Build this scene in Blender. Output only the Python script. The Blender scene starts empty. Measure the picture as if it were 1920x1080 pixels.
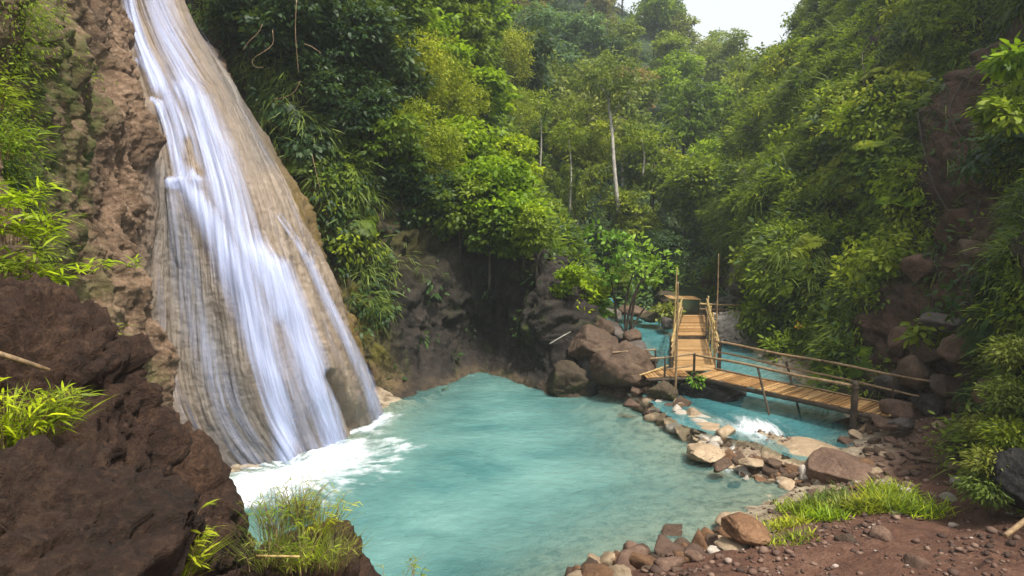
import bpy, bmesh, math, random
import numpy as np
from mathutils import Vector, Matrix
rad = math.radians
scene = bpy.context.scene

# ------------------------------------------------------------------ camera
CAM = np.array([0.0, 0.0, 5.7])
F = 1280.0
PITCH = math.atan(140 / F)
cam_d = bpy.data.cameras.new('camera')
cam_d.sensor_width = 36; cam_d.lens = 36 * F / 1920
cam_d.clip_start = 0.1; cam_d.clip_end = 2000
cam = bpy.data.objects.new('camera', cam_d)
scene.collection.objects.link(cam)
cam.location = tuple(CAM); cam.rotation_euler = (math.pi / 2 - PITCH, 0, 0)
scene.camera = cam
FW = np.array([0, math.cos(PITCH), -math.sin(PITCH)]); UP = np.array([0, math.sin(PITCH), math.cos(PITCH)])

# ------------------------------------------------------------------ world, sun, exposure
SUN_EL, SUN_AZ = 62.0, 138.0         # azimuth measured from +Y towards +X: light from behind right
w = bpy.data.worlds.new('World'); scene.world = w; w.use_nodes = True
nt = w.node_tree; nt.nodes.clear()
out = nt.nodes.new('ShaderNodeOutputWorld'); bg = nt.nodes.new('ShaderNodeBackground')
sky = nt.nodes.new('ShaderNodeTexSky'); sky.sky_type = 'NISHITA'; sky.sun_disc = False
sky.sun_elevation = rad(SUN_EL); sky.sun_rotation = rad(SUN_AZ)
sky.air_density = 1.0; sky.dust_density = 3.0; sky.ozone_density = 1.0
hs = nt.nodes.new('ShaderNodeHueSaturation'); hs.inputs['Saturation'].default_value = 0.18; hs.inputs['Value'].default_value = 1.6
nt.links.new(sky.outputs[0], hs.inputs['Color']); nt.links.new(hs.outputs[0], bg.inputs[0])
bg.inputs[1].default_value = 0.13
nt.links.new(bg.outputs[0], out.inputs[0])
sun_d = bpy.data.lights.new('sun', 'SUN'); sun_d.energy = 4.7; sun_d.angle = rad(5); sun_d.color = (1.0, 0.94, 0.82)
sun = bpy.data.objects.new('sun', sun_d); scene.collection.objects.link(sun)
sd = Vector((math.sin(rad(SUN_AZ)) * math.cos(rad(SUN_EL)), math.cos(rad(SUN_AZ)) * math.cos(rad(SUN_EL)), math.sin(rad(SUN_EL))))
sun.rotation_euler = sd.to_track_quat('Z', 'Y').to_euler(); sun.location = (0, 0, 60)
scene.view_settings.view_transform = 'Standard'; scene.view_settings.look = 'None'
scene.view_settings.exposure = 0.44; scene.view_settings.gamma = 1
scene.render.engine = 'CYCLES'
scene.cycles.max_bounces = 7; scene.cycles.diffuse_bounces = 4; scene.cycles.glossy_bounces = 2
scene.cycles.transmission_bounces = 4; scene.cycles.transparent_max_bounces = 12
scene.cycles.use_denoising = True

# ------------------------------------------------------------------ projection helpers
def ray(px, py):
    return np.array([(px - 960) / F, 0, 0]) + UP * ((540 - py) / F) + FW
def at(px, py, Y):
    d = ray(px, py); return CAM + d * (Y / d[1])
def gz(px, py, z=0.0):
    d = ray(px, py); return CAM + d * ((z - CAM[2]) / d[2])
def project(P):
    Q = np.asarray(P) - CAM
    dep = np.maximum(Q @ FW, 0.05)
    return 960 + F * Q[..., 0] / dep, 540 - F * (Q @ UP) / dep, dep

# ------------------------------------------------------------------ noise
def _hash(ix, iy, iz, seed):
    h = (ix.astype(np.int64) * 374761393 + iy.astype(np.int64) * 668265263 + iz.astype(np.int64) * 2147483647 + seed * 1274126177) & 0xFFFFFFFF
    h = ((h ^ (h >> 13)) * 1274126177) & 0xFFFFFFFF
    return h ^ (h >> 16)
def noise3(p, seed=0):
    p = np.asarray(p, float); i = np.floor(p); f = p - i
    u = f * f * f * (f * (f * 6 - 15) + 10); res = 0
    for dx in (0, 1):
        for dy in (0, 1):
            for dz in (0, 1):
                h = _hash(i[..., 0] + dx, i[..., 1] + dy, i[..., 2] + dz, seed)
                g1 = (h & 1023) / 511.5 - 1; g2 = ((h >> 10) & 1023) / 511.5 - 1; g3 = ((h >> 20) & 1023) / 511.5 - 1
                d = g1 * (f[..., 0] - dx) + g2 * (f[..., 1] - dy) + g3 * (f[..., 2] - dz)
                wx = u[..., 0] if dx else 1 - u[..., 0]; wy = u[..., 1] if dy else 1 - u[..., 1]; wz = u[..., 2] if dz else 1 - u[..., 2]
                res = res + d * wx * wy * wz
    return res
def fbm(p, octv=4, seed=0, gain=0.5, ridge=False):
    p = np.asarray(p, float); a = 1.0; s = 0; f = 1.0
    for o in range(octv):
        n = noise3(p * f + o * 17.3, seed + o)
        if ridge: n = 0.45 - np.abs(n) * 1.8
        s = s + a * n; a *= gain; f *= 2.03
    return s
def worley(p, seed=0):
    p = np.asarray(p, float); i = np.floor(p); f1 = np.full(p.shape[:-1], 9.0); f2 = f1.copy(); cid = np.zeros(p.shape[:-1])
    for dx in (-1, 0, 1):
        for dy in (-1, 0, 1):
            for dz in (-1, 0, 1):
                c = i + np.array([dx, dy, dz]); h = _hash(c[..., 0], c[..., 1], c[..., 2], seed)
                q = c + np.stack([(h & 1023) / 1023, ((h >> 10) & 1023) / 1023, ((h >> 20) & 1023) / 1023], -1)
                d = np.linalg.norm(p - q, axis=-1); m = d < f1
                f2 = np.where(m, f1, np.minimum(f2, d)); cid = np.where(m, (h >> 5) & 255, cid); f1 = np.where(m, d, f1)
    return f1, f2, cid / 255.0
def sstep(a, b, x):
    t = np.clip((x - a) / (b - a), 0, 1); return t * t * (3 - 2 * t)

# ------------------------------------------------------------------ objects
COL = scene.collection
def tag(o, label=None, cat=None, group=None, kind=None):
    if label: o['label'] = label
    if cat: o['category'] = cat
    if group: o['group'] = group
    if kind: o['kind'] = kind
    return o
def empty(name, loc):
    o = bpy.data.objects.new(name, None); COL.objects.link(o); o.location = tuple(loc); o.empty_display_size = .2
    return o
def mesh_from(name, V, Fc, smooth=True, attrs=None, uv=None):
    me = bpy.data.meshes.new(name); V = np.asarray(V, np.float32); Fc = np.asarray(Fc, np.int32)
    n, k = Fc.shape
    me.vertices.add(len(V)); me.vertices.foreach_set('co', V.ravel())
    me.loops.add(n * k); me.loops.foreach_set('vertex_index', Fc.ravel())
    me.polygons.add(n); me.polygons.foreach_set('loop_start', np.arange(0, n * k, k, dtype=np.int32))
    me.update(calc_edges=True)
    if smooth: me.polygons.foreach_set('use_smooth', np.ones(n, bool))
    for key, val in (attrs or {}).items():
        a = me.attributes.new(key, 'FLOAT', 'POINT'); a.data.foreach_set('value', np.asarray(val, np.float32).ravel())
    if uv is not None:
        l = me.uv_layers.new(name='UVMap'); l.data.foreach_set('uv', np.asarray(uv, np.float32)[Fc.ravel()].ravel())
    return me
def link(name, me, mat=None, parent=None, loc=None):
    o = bpy.data.objects.new(name, me); COL.objects.link(o)
    if mat is not None and not me.materials: me.materials.append(mat)
    if parent is not None: o.parent = parent
    if loc is not None: o.location = tuple(loc)
    return o

# ------------------------------------------------------------------ materials
class NB:
    def __init__(s, name):
        s.m = bpy.data.materials.new(name); s.m.use_nodes = True; s.t = s.m.node_tree; s.t.nodes.clear()
        s.out = s.t.nodes.new('ShaderNodeOutputMaterial')
    def n(s, typ, **kw):
        x = s.t.nodes.new(typ)
        for k, v in kw.items(): setattr(x, k, v)
        return x
    def l(s, a, b): s.t.links.new(a, b)
    def tc(s, kind='Object', scale=(1, 1, 1)):
        c = s.n('ShaderNodeTexCoord'); m = s.n('ShaderNodeMapping'); m.inputs['Scale'].default_value = scale
        s.l(c.outputs[kind], m.inputs[0]); return m.outputs[0]
    def noise(s, vec, scale, detail=5, rough=.55, dist=0, typ='FBM'):
        x = s.n('ShaderNodeTexNoise'); x.noise_type = typ
        x.inputs['Scale'].default_value = scale; x.inputs['Detail'].default_value = detail
        x.inputs['Roughness'].default_value = rough; x.inputs['Distortion'].default_value = dist
        if vec is not None: s.l(vec, x.inputs['Vector'])
        return x.outputs['Fac']
    def voro(s, vec, scale, feature='F1', out='Distance', rnd=1.0):
        x = s.n('ShaderNodeTexVoronoi'); x.feature = feature; x.inputs['Scale'].default_value = scale; x.inputs['Randomness'].default_value = rnd
        if vec is not None: s.l(vec, x.inputs['Vector'])
        return x.outputs[out]
    def ramp(s, fac, stops, interp='LINEAR'):
        r = s.n('ShaderNodeValToRGB'); cr = r.color_ramp; cr.interpolation = interp
        while len(cr.elements) > 1: cr.elements.remove(cr.elements[-1])
        for i, (p, c) in enumerate(stops):
            e = cr.elements[0] if i == 0 else cr.elements.new(p)
            e.position = p; e.color = (*c, 1) if len(c) == 3 else c
        s.l(fac, r.inputs[0]); return r.outputs[0]
    def g(s, fac, a, b, lo=0.0, hi=1.0):
        r = s.n('ShaderNodeMapRange'); r.clamp = True
        for k, v in ((1, a), (2, b), (3, lo), (4, hi)): r.inputs[k].default_value = v
        s.l(fac, r.inputs[0]); return r.outputs[0]
    def mix(s, fac, a, b, typ='MIX'):
        m = s.n('ShaderNodeMix'); m.data_type = 'RGBA'; m.blend_type = typ; m.clamp_factor = True
        for sock, v in ((m.inputs[0], fac), (m.inputs[6], a), (m.inputs[7], b)):
            if hasattr(v, 'links'): s.l(v, sock)
            elif isinstance(v, (int, float)): sock.default_value = v
            else: sock.default_value = (*v, 1)
        return m.outputs[2]
    def math(s, op, a, b=0.0, c=0.0):
        m = s.n('ShaderNodeMath'); m.operation = op
        for i, v in enumerate((a, b, c)):
            if hasattr(v, 'links'): s.l(v, m.inputs[i])
            else: m.inputs[i].default_value = v
        return m.outputs[0]
    def attr(s, name):
        a = s.n('ShaderNodeAttribute'); a.attribute_name = name; return a.outputs['Fac']
    def bump(s, h, strength=.5, dist=.1, normal=None):
        b = s.n('ShaderNodeBump'); b.inputs['Strength'].default_value = strength; b.inputs['Distance'].default_value = dist
        s.l(h, b.inputs['Height'])
        if normal is not None: s.l(normal, b.inputs['Normal'])
        return b.outputs[0]
    def pbsdf(s, col, rough=.85, normal=None, spec=.3):
        p = s.n('ShaderNodeBsdfPrincipled')
        if hasattr(col, 'links'): s.l(col, p.inputs['Base Color'])
        else: p.inputs['Base Color'].default_value = (*col, 1)
        if hasattr(rough, 'links'): s.l(rough, p.inputs['Roughness'])
        else: p.inputs['Roughness'].default_value = rough
        p.inputs['Specular IOR Level'].default_value = spec
        if normal is not None: s.l(normal, p.inputs['Normal'])
        return p
    def done(s, sh):
        s.l(sh.outputs[0] if hasattr(sh, 'outputs') else sh, s.out.inputs['Surface']); return s.m

MOSS = (0.075, 0.095, 0.012)
def rock_mat(name, c_dark, c_mid, c_lite, scale=1.0, moss=0.0, rough=.85, bump=.8, bdist=.12, attrs=(), crack=.15, squash=(1, 1, 1), spec=.3):
    """rock: large patches, grain, cracks; optional moss patches (noise) and painted patches (attributes)"""
    b = NB(name); v = b.tc('Object', tuple(scale * q for q in squash))
    n1 = b.noise(v, .55, 6, .6, .4); n2 = b.noise(v, 3.1, 8, .65, .3); n3 = b.noise(v, 16, 6, .7); n4 = b.noise(v, 60, 3, .7)
    cr = b.voro(v, 1.5, 'DISTANCE_TO_EDGE')
    # warp cracks
    mixn = b.math('ADD', b.math('MULTIPLY', n1, .5), b.math('ADD', b.math('MULTIPLY', n2, .35), b.math('MULTIPLY', n3, .25)))
    col = b.ramp(mixn, [(.38, c_dark), (.55, c_mid), (.7, c_lite)])
    col = b.mix(b.g(n3, .52, .75, 0, .35), col, tuple(min(1, x * 1.5) for x in c_lite))
    col = b.mix(b.g(n4, .35, .6, .35, 0), col, tuple(x * .45 for x in c_dark))
    if moss > 0:
        mm = b.math('MULTIPLY', b.g(b.noise(v, .9, 7, .7, .6), .62 - moss * .3, .75 - moss * .25), b.g(n3, .35, .6))
        col = b.mix(mm, col, b.mix(n2, (0.03, 0.045, 0.006), MOSS))
    for an, ac in attrs:
        am = b.math('MULTIPLY', b.attr(an), b.g(n2, .36, .56, .15, 1.2))
        col = b.mix(am, col, b.mix(n3, tuple(x * .5 for x in ac), tuple(x * 1.4 for x in ac)))
    h = b.math('ADD', b.math('MULTIPLY', n2, 1.0), b.math('ADD', b.math('MULTIPLY', n3, .35), b.math('MULTIPLY', n4, .12)))
    h = b.math('ADD', h, b.g(cr, 0, .06, -crack, 0))
    oi = b.n('ShaderNodeObjectInfo'); hv = b.n('ShaderNodeHueSaturation'); b.l(b.g(oi.outputs['Random'], 0, 1, .72, 1.3), hv.inputs['Value']); b.l(col, hv.inputs['Color']); col = hv.outputs[0]
    return b.done(b.pbsdf(col, rough, b.bump(h, bump, bdist / scale), spec))
# ================================================================== LAND
def lvl(pts, z): return np.array([gz(a, b, z)[:2] for a, b in pts])
POOL = lvl([(1000, 1150), (1090, 1082), (1200, 1040), (1340, 1005), (1350, 990), (1420, 955), (1480, 925), (1500, 912), (1420, 890), (1350, 868), (1300, 832),
            (1250, 800), (1215, 770), (1175, 748), (1100, 728), (1060, 715), (990, 700), (940, 680), (905, 672), (870, 682), (830, 705), (760, 740),
            (715, 765), (640, 825), (540, 862), (420, 885), (300, 960), (250, 1200), (500, 1500), (900, 1300)], 0.0)
UPL = 0.42
STREAM = lvl([(1290, 768), (1330, 792), (1390, 808), (1450, 815), (1520, 845), (1560, 850), (1600, 838), (1600, 790), (1575, 765), (1500, 715), (1440, 680), (1400, 650),
              (1385, 638), (1345, 642), (1335, 636), (1262, 615), (1262, 598), (1200, 590), (1140, 592), (1125, 600), (1160, 625), (1190, 660), (1215, 700), (1245, 735)], UPL)
def sdf(P, poly):
    d = np.full(len(P), 1e9); s = np.zeros(len(P), bool); n = len(poly)
    for i in range(n):
        a, b = poly[i], poly[(i + 1) % n]; e = b - a; q = P - a
        t = np.clip((q @ e) / (e @ e), 0, 1); d = np.minimum(d, np.linalg.norm(q - t[:, None] * e, axis=1))
        c = ((a[1] > P[:, 1]) != (b[1] > P[:, 1])) & (P[:, 0] < (b[0] - a[0]) * (P[:, 1] - a[1]) / (b[1] - a[1] + 1e-12) + a[0])
        s ^= c
    return np.where(s, -d, d)
# far valley profile: elevation of ground against (x/y, y)
AX = np.array([-.6, -.25, -.05, .08, .18, .28, .36, .41, .5, .7])
YY = np.array([28, 34, 40, 50, 62, 80, 100, 125, 150, 220.])
HZ = np.array([
 [6, 12, 17, 24, 32, 44, 56, 68, 78, 90],
 [3, 7, 12, 18, 25, 36, 48, 58, 66, 80],
 [1.5, 3.0, 6, 10, 15, 25, 36, 48, 58, 75],
 [.6, 1.0, 2.4, 6, 10.5, 19, 29, 42, 52, 70],
 [.5, .8, 1.6, 4.5, 9, 17, 27, 39, 46, 56],
 [.5, .8, 1.6, 4.5, 8.5, 15, 22, 27, 29, 30],
 [.5, .8, 2.0, 5.5, 9, 14, 18.5, 21.5, 23, 24],
 [.5, .8, 2.6, 6.5, 9.5, 14.5, 18, 21, 22, 24],
 [.8, 1.5, 5, 10, 14, 20, 27, 34, 40, 46],
 [2, 5, 12, 20, 27, 36, 45, 55, 60, 70]])
def hz(x, y):
    a = np.clip(x / np.maximum(y, 1), AX[0], AX[-1]); yc = np.clip(y, YY[0], YY[-1])
    i = np.clip(np.searchsorted(AX, a) - 1, 0, len(AX) - 2); j = np.clip(np.searchsorted(YY, yc) - 1, 0, len(YY) - 2)
    u = (a - AX[i]) / (AX[i + 1] - AX[i]); v = (yc - YY[j]) / (YY[j + 1] - YY[j]); u = u * u * (3 - 2 * u)
    return HZ[i, j] * (1 - u) * (1 - v) + HZ[i + 1, j] * u * (1 - v) + HZ[i, j + 1] * (1 - u) * v + HZ[i + 1, j + 1] * u * v
def terr(P):
    P = np.asarray(P, float).reshape(-1, 2); x, y = P[:, 0], P[:, 1]
    d1 = sdf(P, POOL); d2 = sdf(P, STREAM)
    shal = .35 + .65 * sstep(4.5, -1.5, x - (y - 15) * .15)
    cap = lambda d: np.where(d > 0, 1.25 * (1 - np.exp(-.30 * np.maximum(d, 0))), np.maximum(d * .30, -1.6))
    near = np.where(y < 15, 1.0, 0.0)
    z1 = cap(d1); z1 = np.where(d1 < 0, z1 * shal, z1); z2 = UPL + np.where(d2 > 0, 1.0 * (1 - np.exp(-.35 * np.maximum(d2, 0))), np.maximum(d2 * .38, -1.3))
    z = np.minimum(z1, z2)
    # dam crest between the two waters stays just above the stream
    dam = np.exp(-((np.maximum(d1, 0) + np.maximum(d2, 0)) / 1.6) ** 2) * (d1 > 0) * (d2 > 0)
    z = z + dam * .12
    P3 = np.stack([x, y, 0 * x], 1)
    z = z + fbm(P3 * .5, 4, 3) * .25 * sstep(-1.0, 1.5, np.minimum(d1, d2)) + fbm(P3 * 3.0, 4, 9) * .05
    # ground climbs under the right-hand bank and at the far valley
    f = hz(x, y); k = sstep(26, 34, y)
    k = np.where(d2 < 2.5, k * sstep(.2, 2.5, d2), k)
    z = z * (1 - k) + np.maximum(z, f + fbm(P3 * .08, 4, 5) * 4 * sstep(45, 70, y)) * k
    return z, d1, d2
def th(x, y): return float(terr([[x, y]])[0][0])
def ground(px, py, z=0.6):
    for _ in range(8):
        p = gz(px, py, z); z = .5 * z + .5 * th(p[0], p[1])
    p = gz(px, py, z); return np.array([p[0], p[1], th(p[0], p[1])])

def grid_faces(nu, nv):
    i = np.arange(nu - 1)[:, None] * nv + np.arange(nv - 1)[None]; i = i.ravel()
    return np.stack([i, i + nv, i + nv + 1, i + 1], 1)
def warp_axis(segs):
    out = []
    for a, b, s in segs: out.append(np.arange(a, b, s))
    return np.concatenate(out + [[segs[-1][1]]])
gx = warp_axis([(-260, -60, 20), (-60, -14, 2), (-14, 20, .11), (20, 60, 2), (60, 260, 20)])
gy = warp_axis([(-40, 2, 4), (2, 34, .11), (34, 60, .8), (60, 240, 4), (240, 400, 40)])
X, Y = np.meshgrid(gx, gy, indexing='ij'); PP = np.stack([X.ravel(), Y.ravel()], 1)
TZ, TD1, TD2 = terr(PP)
# scree colour patches (real change of ground: reddish soil, pale travertine crust next to the water)
crust = np.exp(-(np.minimum(np.abs(TD1), np.abs(TD2)) / .9) ** 2) * (PP[:, 1] > 10.5)
crust = np.maximum(crust * .8, sstep(0.1, -0.3, np.minimum(TD1, TD2))) * (1 - .75 * sstep(2.8, 1.2, np.abs(PP[:, 0] + .5 - .0)) * (PP[:, 1] > 19))
def soil_mat():
    b = NB('soil'); v = b.tc('Object')
    n1 = b.noise(v, .5, 6, .6); n2 = b.noise(v, 3.5, 8, .7); n3 = b.noise(v, 22, 6, .75); n4 = b.noise(v, 80, 3, .7)
    col = b.ramp(b.math('ADD', b.math('MULTIPLY', n1, .45), b.math('MULTIPLY', n2, .55)), [(.35, (.048, .021, .013)), (.5, (.11, .05, .031)), (.66, (.18, .098, .065))])
    col = b.mix(b.g(n3, .55, .7, 0, .6), col, (.22, .14, .10)); col = b.mix(b.g(n4, .3, .5, .5, 0), col, (.03, .018, .013))
    cr = b.math('MULTIPLY', b.attr('crust'), b.g(n2, .3, .5, .4, 1))
    col = b.mix(cr, col, b.ramp(n2, [(.35, (.20, .16, .10)), (.58, (.46, .39, .28))]))
    vg = b.voro(v, 14, 'F1'); h = b.math('ADD', b.math('ADD', n2, b.math('MULTIPLY', n3, .5)), b.math('MULTIPLY', vg, -.35))
    far = b.attr('far'); col = b.mix(far, col, b.mix(n2, (.010, .018, .006), (.03, .05, .012)))
    return b.done(b.pbsdf(col, .9, b.bump(h, .9, .08)))
far = sstep(30, 36, PP[:, 1])
ground_me = mesh_from('ground', np.stack([PP[:, 0], PP[:, 1], TZ], 1), grid_faces(len(gx), len(gy)), attrs={'crust': crust * (1 - far), 'far': far})
tag(link('ground', ground_me, soil_mat()), kind='structure')

# ------------------------------------------------------------------ water
WALL = gz(600, 868, 0)[:2]
def seg_d(P, pts):
    d = np.full(len(P), 1e9)
    for a, b in zip(pts[:-1], pts[1:]):
        e = b - a; q = P - a; t = np.clip((q @ e) / (e @ e), 0, 1); d = np.minimum(d, np.linalg.norm(q - t[:, None] * e, axis=1))
    return d
def water_mat(name, deep, mid, foamcol=(.70, .76, .80), rip=1.0, shin=.12):
    b = NB(name); v = b.tc('Object', (1, 1.6, 1)); v2 = b.tc('Object', (1, 1, 1))
    n1 = b.noise(v, .35, 4, .5, .5); n2 = b.noise(v, 3.4, 6, .65, .5); n3 = b.noise(v, 13, 4, .6, .3); n4 = b.noise(v2, 1.1, 6, .6, 1.2)
    col = b.mix(b.g(b.math('ADD', b.math('MULTIPLY', n1, .75), b.math('MULTIPLY', n4, .25)), .34, .66), deep, mid)
    fa = b.attr('foam'); fn = b.noise(b.tc('Object', (2.2, 2.2, 1)), 4.5, 7, .7, 1.2); foam = b.g(b.math('ADD', fa, b.math('MULTIPLY', b.math('MULTIPLY', b.math('SUBTRACT', fn, .5), 2.6), b.math('MULTIPLY', fa, b.math('SUBTRACT', 1.35, fa)))), .05, .95); col = b.mix(foam, col, foamcol)
    h = b.math('ADD', b.math('MULTIPLY', n2, 1.0), b.math('MULTIPLY', n3, .35))
    p = b.pbsdf(col, shin, b.bump(h, .8 * rip, .12), .5); p.inputs['IOR'].default_value = 1.33
    b.l(b.math('ADD', b.math('MULTIPLY', foam, .5), shin * .8), p.inputs['Roughness'])
    tr = b.n('ShaderNodeBsdfTransparent'); tr.inputs[0].default_value = (.86, .93, .90, 1)
    mx = b.n('ShaderNodeMixShader'); b.l(b.math('MAXIMUM', b.attr('opac'), foam), mx.inputs[0]); b.l(tr.outputs[0], mx.inputs[1]); b.l(p.outputs[0], mx.inputs[2])
    return b.done(mx)
def water(name, poly, z, step, mat, foam_fn, k):
    lo = poly.min(0) - 1; hi = poly.max(0) + 1; lo[1] = max(lo[1], 2.5)
    ax = np.arange(lo[0], hi[0], step); ay = np.arange(lo[1], hi[1], step); X, Y = np.meshgrid(ax, ay, indexing='ij'); P = np.stack([X.ravel(), Y.ravel()], 1)
    tz, d1, d2 = terr(P); dd = sdf(P, poly)
    P3 = np.stack([P[:, 0] + P[:, 1] * .2, P[:, 1] * 1.5, 0 * P[:, 0]], 1)
    foam = foam_fn(P)
    wz = z + foam * (.03 + .07 * fbm(P3 * 5, 3, 71)) + (fbm(P3 * 1.1, 3, 21) * .03 + fbm(P3 * 3.3, 2, 25) * .012)
    dep = np.maximum(z - tz, 0); opac = np.clip(.30 + .70 * (1 - np.exp(-dep * k)), 0, 1) * sstep(0.0, .03, dep + .02)
    fc = grid_faces(len(ax), len(ay)); ok = (dd < .8)[fc].all(1); fc = fc[ok]
    used = np.unique(fc); mp = np.zeros(len(P), int); mp[used] = np.arange(len(used)); fc = mp[fc]
    me = mesh_from(name, np.stack([P[:, 0], P[:, 1], wz], 1)[used], fc, attrs={'opac': opac[used], 'foam': foam[used]})
    return tag(link(name, me, mat), kind='structure')
def pool_foam(P):
    base = [gz(a, b, 0)[:2] for a, b in ((420, 925), (500, 905), (560, 890), (610, 868), (645, 845))]
    d = seg_d(P, base); c = gz(540, 880, 0)[:2]; q = P - c; ang = np.arctan2(q[:, 1], q[:, 0]); r = np.linalg.norm(q, axis=1)
    n = fbm(np.stack([ang * 5, r * 1.2, 0 * r], 1), 5, 40, .62) + .5 * fbm(np.stack([ang * 14, r * 2.6, 0 * r + 4], 1), 3, 46, .6)
    f = sstep(.95, 0.0, d / 2.0 - n * .8 * sstep(0, 1.2, d)) ** 1.15
    b2 = [gz(a, b, 0)[:2] for a, b in ((690, 805), (712, 790), (722, 783))]; d2 = seg_d(P, b2)
    f = np.maximum(f, sstep(1, 0, d2 / .55 - n * .8) * .9)
    # cascade foot
    c3 = gz(1375, 862, 0)[:2]; r3 = np.linalg.norm((P - c3) * np.array([1, .7]), axis=1)
    f = np.maximum(f, sstep(1.0, 0.1, r3 / .85 - fbm(np.stack([P[:, 0] * 2, P[:, 1] * 2, 0 * r], 1), 4, 60) * .9) * .8)
    return np.clip(f, 0, 1)
def stream_foam(P):
    c = gz(1415, 806, UPL)[:2]; r = np.linalg.norm((P - c) * np.array([1, .8]), axis=1)
    return np.clip(sstep(1.0, 0.0, r / 1.1 - fbm(np.stack([P[:, 0] * 4, P[:, 1] * 1.2, 0 * r], 1), 4, 61) * .7) * .75, 0, 1)
water('pool_water', POOL, 0.0, .05, water_mat('pool_water', (.055, .165, .165), (.15, .30, .275), rip=.65), pool_foam, 2.0)
water('stream_water', STREAM, UPL, .07, water_mat('stream_water', (.05, .20, .225), (.09, .28, .30), rip=.35, shin=.16), stream_foam, 1.5)

# ------------------------------------------------------------------ ctrl-grid surfaces
def catmull(A, n):
    """A: (k, ...) -> (n, ...) along axis 0"""
    A = np.asarray(A, float); k = len(A); t = np.linspace(0, k - 1, n); i = np.clip(np.floor(t).astype(int), 0, k - 2); u = (t - i).reshape(-1, *([1] * (A.ndim - 1)))
    g = lambda j: A[np.clip(j, 0, k - 1)]
    p0, p1, p2, p3 = g(i - 1), g(i), g(i + 1), g(i + 2)
    p0 = np.where((i == 0).reshape(u.shape), 2 * p1 - p2, p0); p3 = np.where((i == k - 2).reshape(u.shape), 2 * p2 - p1, p3)
    return .5 * (2 * p1 + (p2 - p0) * u + (2 * p0 - 5 * p1 + 4 * p2 - p3) * u ** 2 + (3 * p1 - p0 - 3 * p2 + p3) * u ** 3)
def surf(cols, nu, nv):
    """cols: list of columns, each a list of (px,py,Y); returns (nu,nv,3)"""
    C = np.array([[at(*p) for p in c] for c in cols])
    S = catmull(C, nu); return catmull(S.transpose(1, 0, 2), nv).transpose(1, 0, 2)
def normals(S):
    du = np.gradient(S, axis=0); dv = np.gradient(S, axis=1); n = np.cross(dv, du)
    n /= np.linalg.norm(n, axis=-1, keepdims=True) + 1e-9
    s = np.sign(((CAM - S) * n).sum(-1).mean()); return n * s
def col_lin(cols_pts, Ys):
    return [(px, py, y) for (px, py), y in zip(cols_pts, Ys)]
def strand(px, py, pts, width, soft=1.0):
    P = np.stack([px.ravel(), py.ravel()], 1); A = np.array([p[:2] for p in pts], float)
    W = np.array([p[2] if len(p) > 2 else width for p in pts], float); best = np.zeros(len(P))
    for a, b, wa, wb in zip(A[:-1], A[1:], W[:-1], W[1:]):
        e = b - a; q = P - a; t = np.clip((q @ e) / (e @ e), 0, 1); d = np.linalg.norm(q - t[:, None] * e, axis=1)
        best = np.maximum(best, np.exp(-(d / (wa + (wb - wa) * t)) ** 2 * soft))
    return best.reshape(px.shape)

# ---- cliff with the travertine apron the water falls over
b6 = gz(400, 915, -.4); b7 = gz(500, 898, -.4); b8 = gz(585, 880, -.4); b9 = gz(655, 842, -.4); b10 = gz(716, 792, -.4)
def fallcol(pts, yt, yb, bulge=0.0):
    n = len(pts); o = []
    for i, (px, py) in enumerate(pts):
        t = i / (n - 1); o.append((px, py, yt + (yb - yt) * t - bulge * math.sin(math.pi * t)))
    return o
left_cols = [
 [(-1500, -600, 1.6), (-1500, -200, 1.6), (-1500, 200, 1.6), (-1500, 500, 1.5), (-1500, 800, 1.5), (-1500, 1200, 1.4), (-1500, 1900, 1.3)],
 [(-500, -500, 5.6), (-500, -150, 5.2), (-450, 120, 4.8), (-400, 350, 4.5), (-380, 560, 4.2), (-350, 900, 4.0), (-350, 1400, 3.8)],
 [(-90, -400, 10.0), (-90, -120, 9.2), (-80, 120, 8.6), (-60, 350, 8.0), (-40, 560, 7.6), (-20, 850, 7.2), (0, 1300, 7.0)],
 [(80, -350, 13.4), (80, -60, 12.4), (90, 150, 11.8), (95, 350, 11.2), (100, 560, 10.8), (110, 760, 10.4), (150, 1100, 10.0)],
 [(160, -300, 16.0), (165, -20, 14.8), (180, 180, 13.9), (200, 360, 13.1), (215, 560, 12.6), (225, 760, 12.3), (260, 1000, 12.0)],
 [(190, -300, 18.6), (205, -20, 17.2), (240, 170, 15.6), (262, 350, 14.4), (262, 560, 13.7), (270, 760, 13.3), (320, 960, 13.0)],
 [(200, -300, 21.5), (215, -20, 19.6), (275, 190, 17.3), (300, 370, 15.9), (300, 560, 15.0), (315, 760, 14.4), (400, 915, b6[1])],
 [(225, -300, 22.5), (245, -20, 20.2), (325, 190, 17.4), (370, 370, 16.0), (385, 560, 15.2), (410, 760, 14.7), (500, 898, b7[1])],
 [(260, -300, 22.8), (280, -20, 20.5), (380, 190, 17.7), (440, 370, 16.3), (480, 560, 15.5), (520, 740, 15.2), (585, 880, b8[1])],
 [(290, -300, 23.2), (310, -20, 20.9), (425, 190, 18.4), (510, 370, 17.1), (570, 560, 16.4), (620, 720, 16.3), (655, 842, b9[1])],
 [(310, -300, 24.0), (330, -20, 21.8), (450, 190, 19.7), (550, 370, 18.6), (640, 560, 18.2), (690, 700, 18.4), (716, 792, b10[1])],
 [(300, -300, 26.0), (322, -20, 24.5), (440, 190, 22.8), (535, 370, 21.8), (620, 560, 21.4), (672, 690, 21.4), (700, 780, 22.0)],
 [(260, -300, 30.0), (300, -20, 29.0), (400, 190, 27.0), (490, 370, 26.0), (580, 560, 25.5), (640, 680, 25.5), (680, 760, 26.0)]]
NU, NV = 620, 560
S1 = surf(left_cols, NU, NV); N1 = normals(S1)
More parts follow.
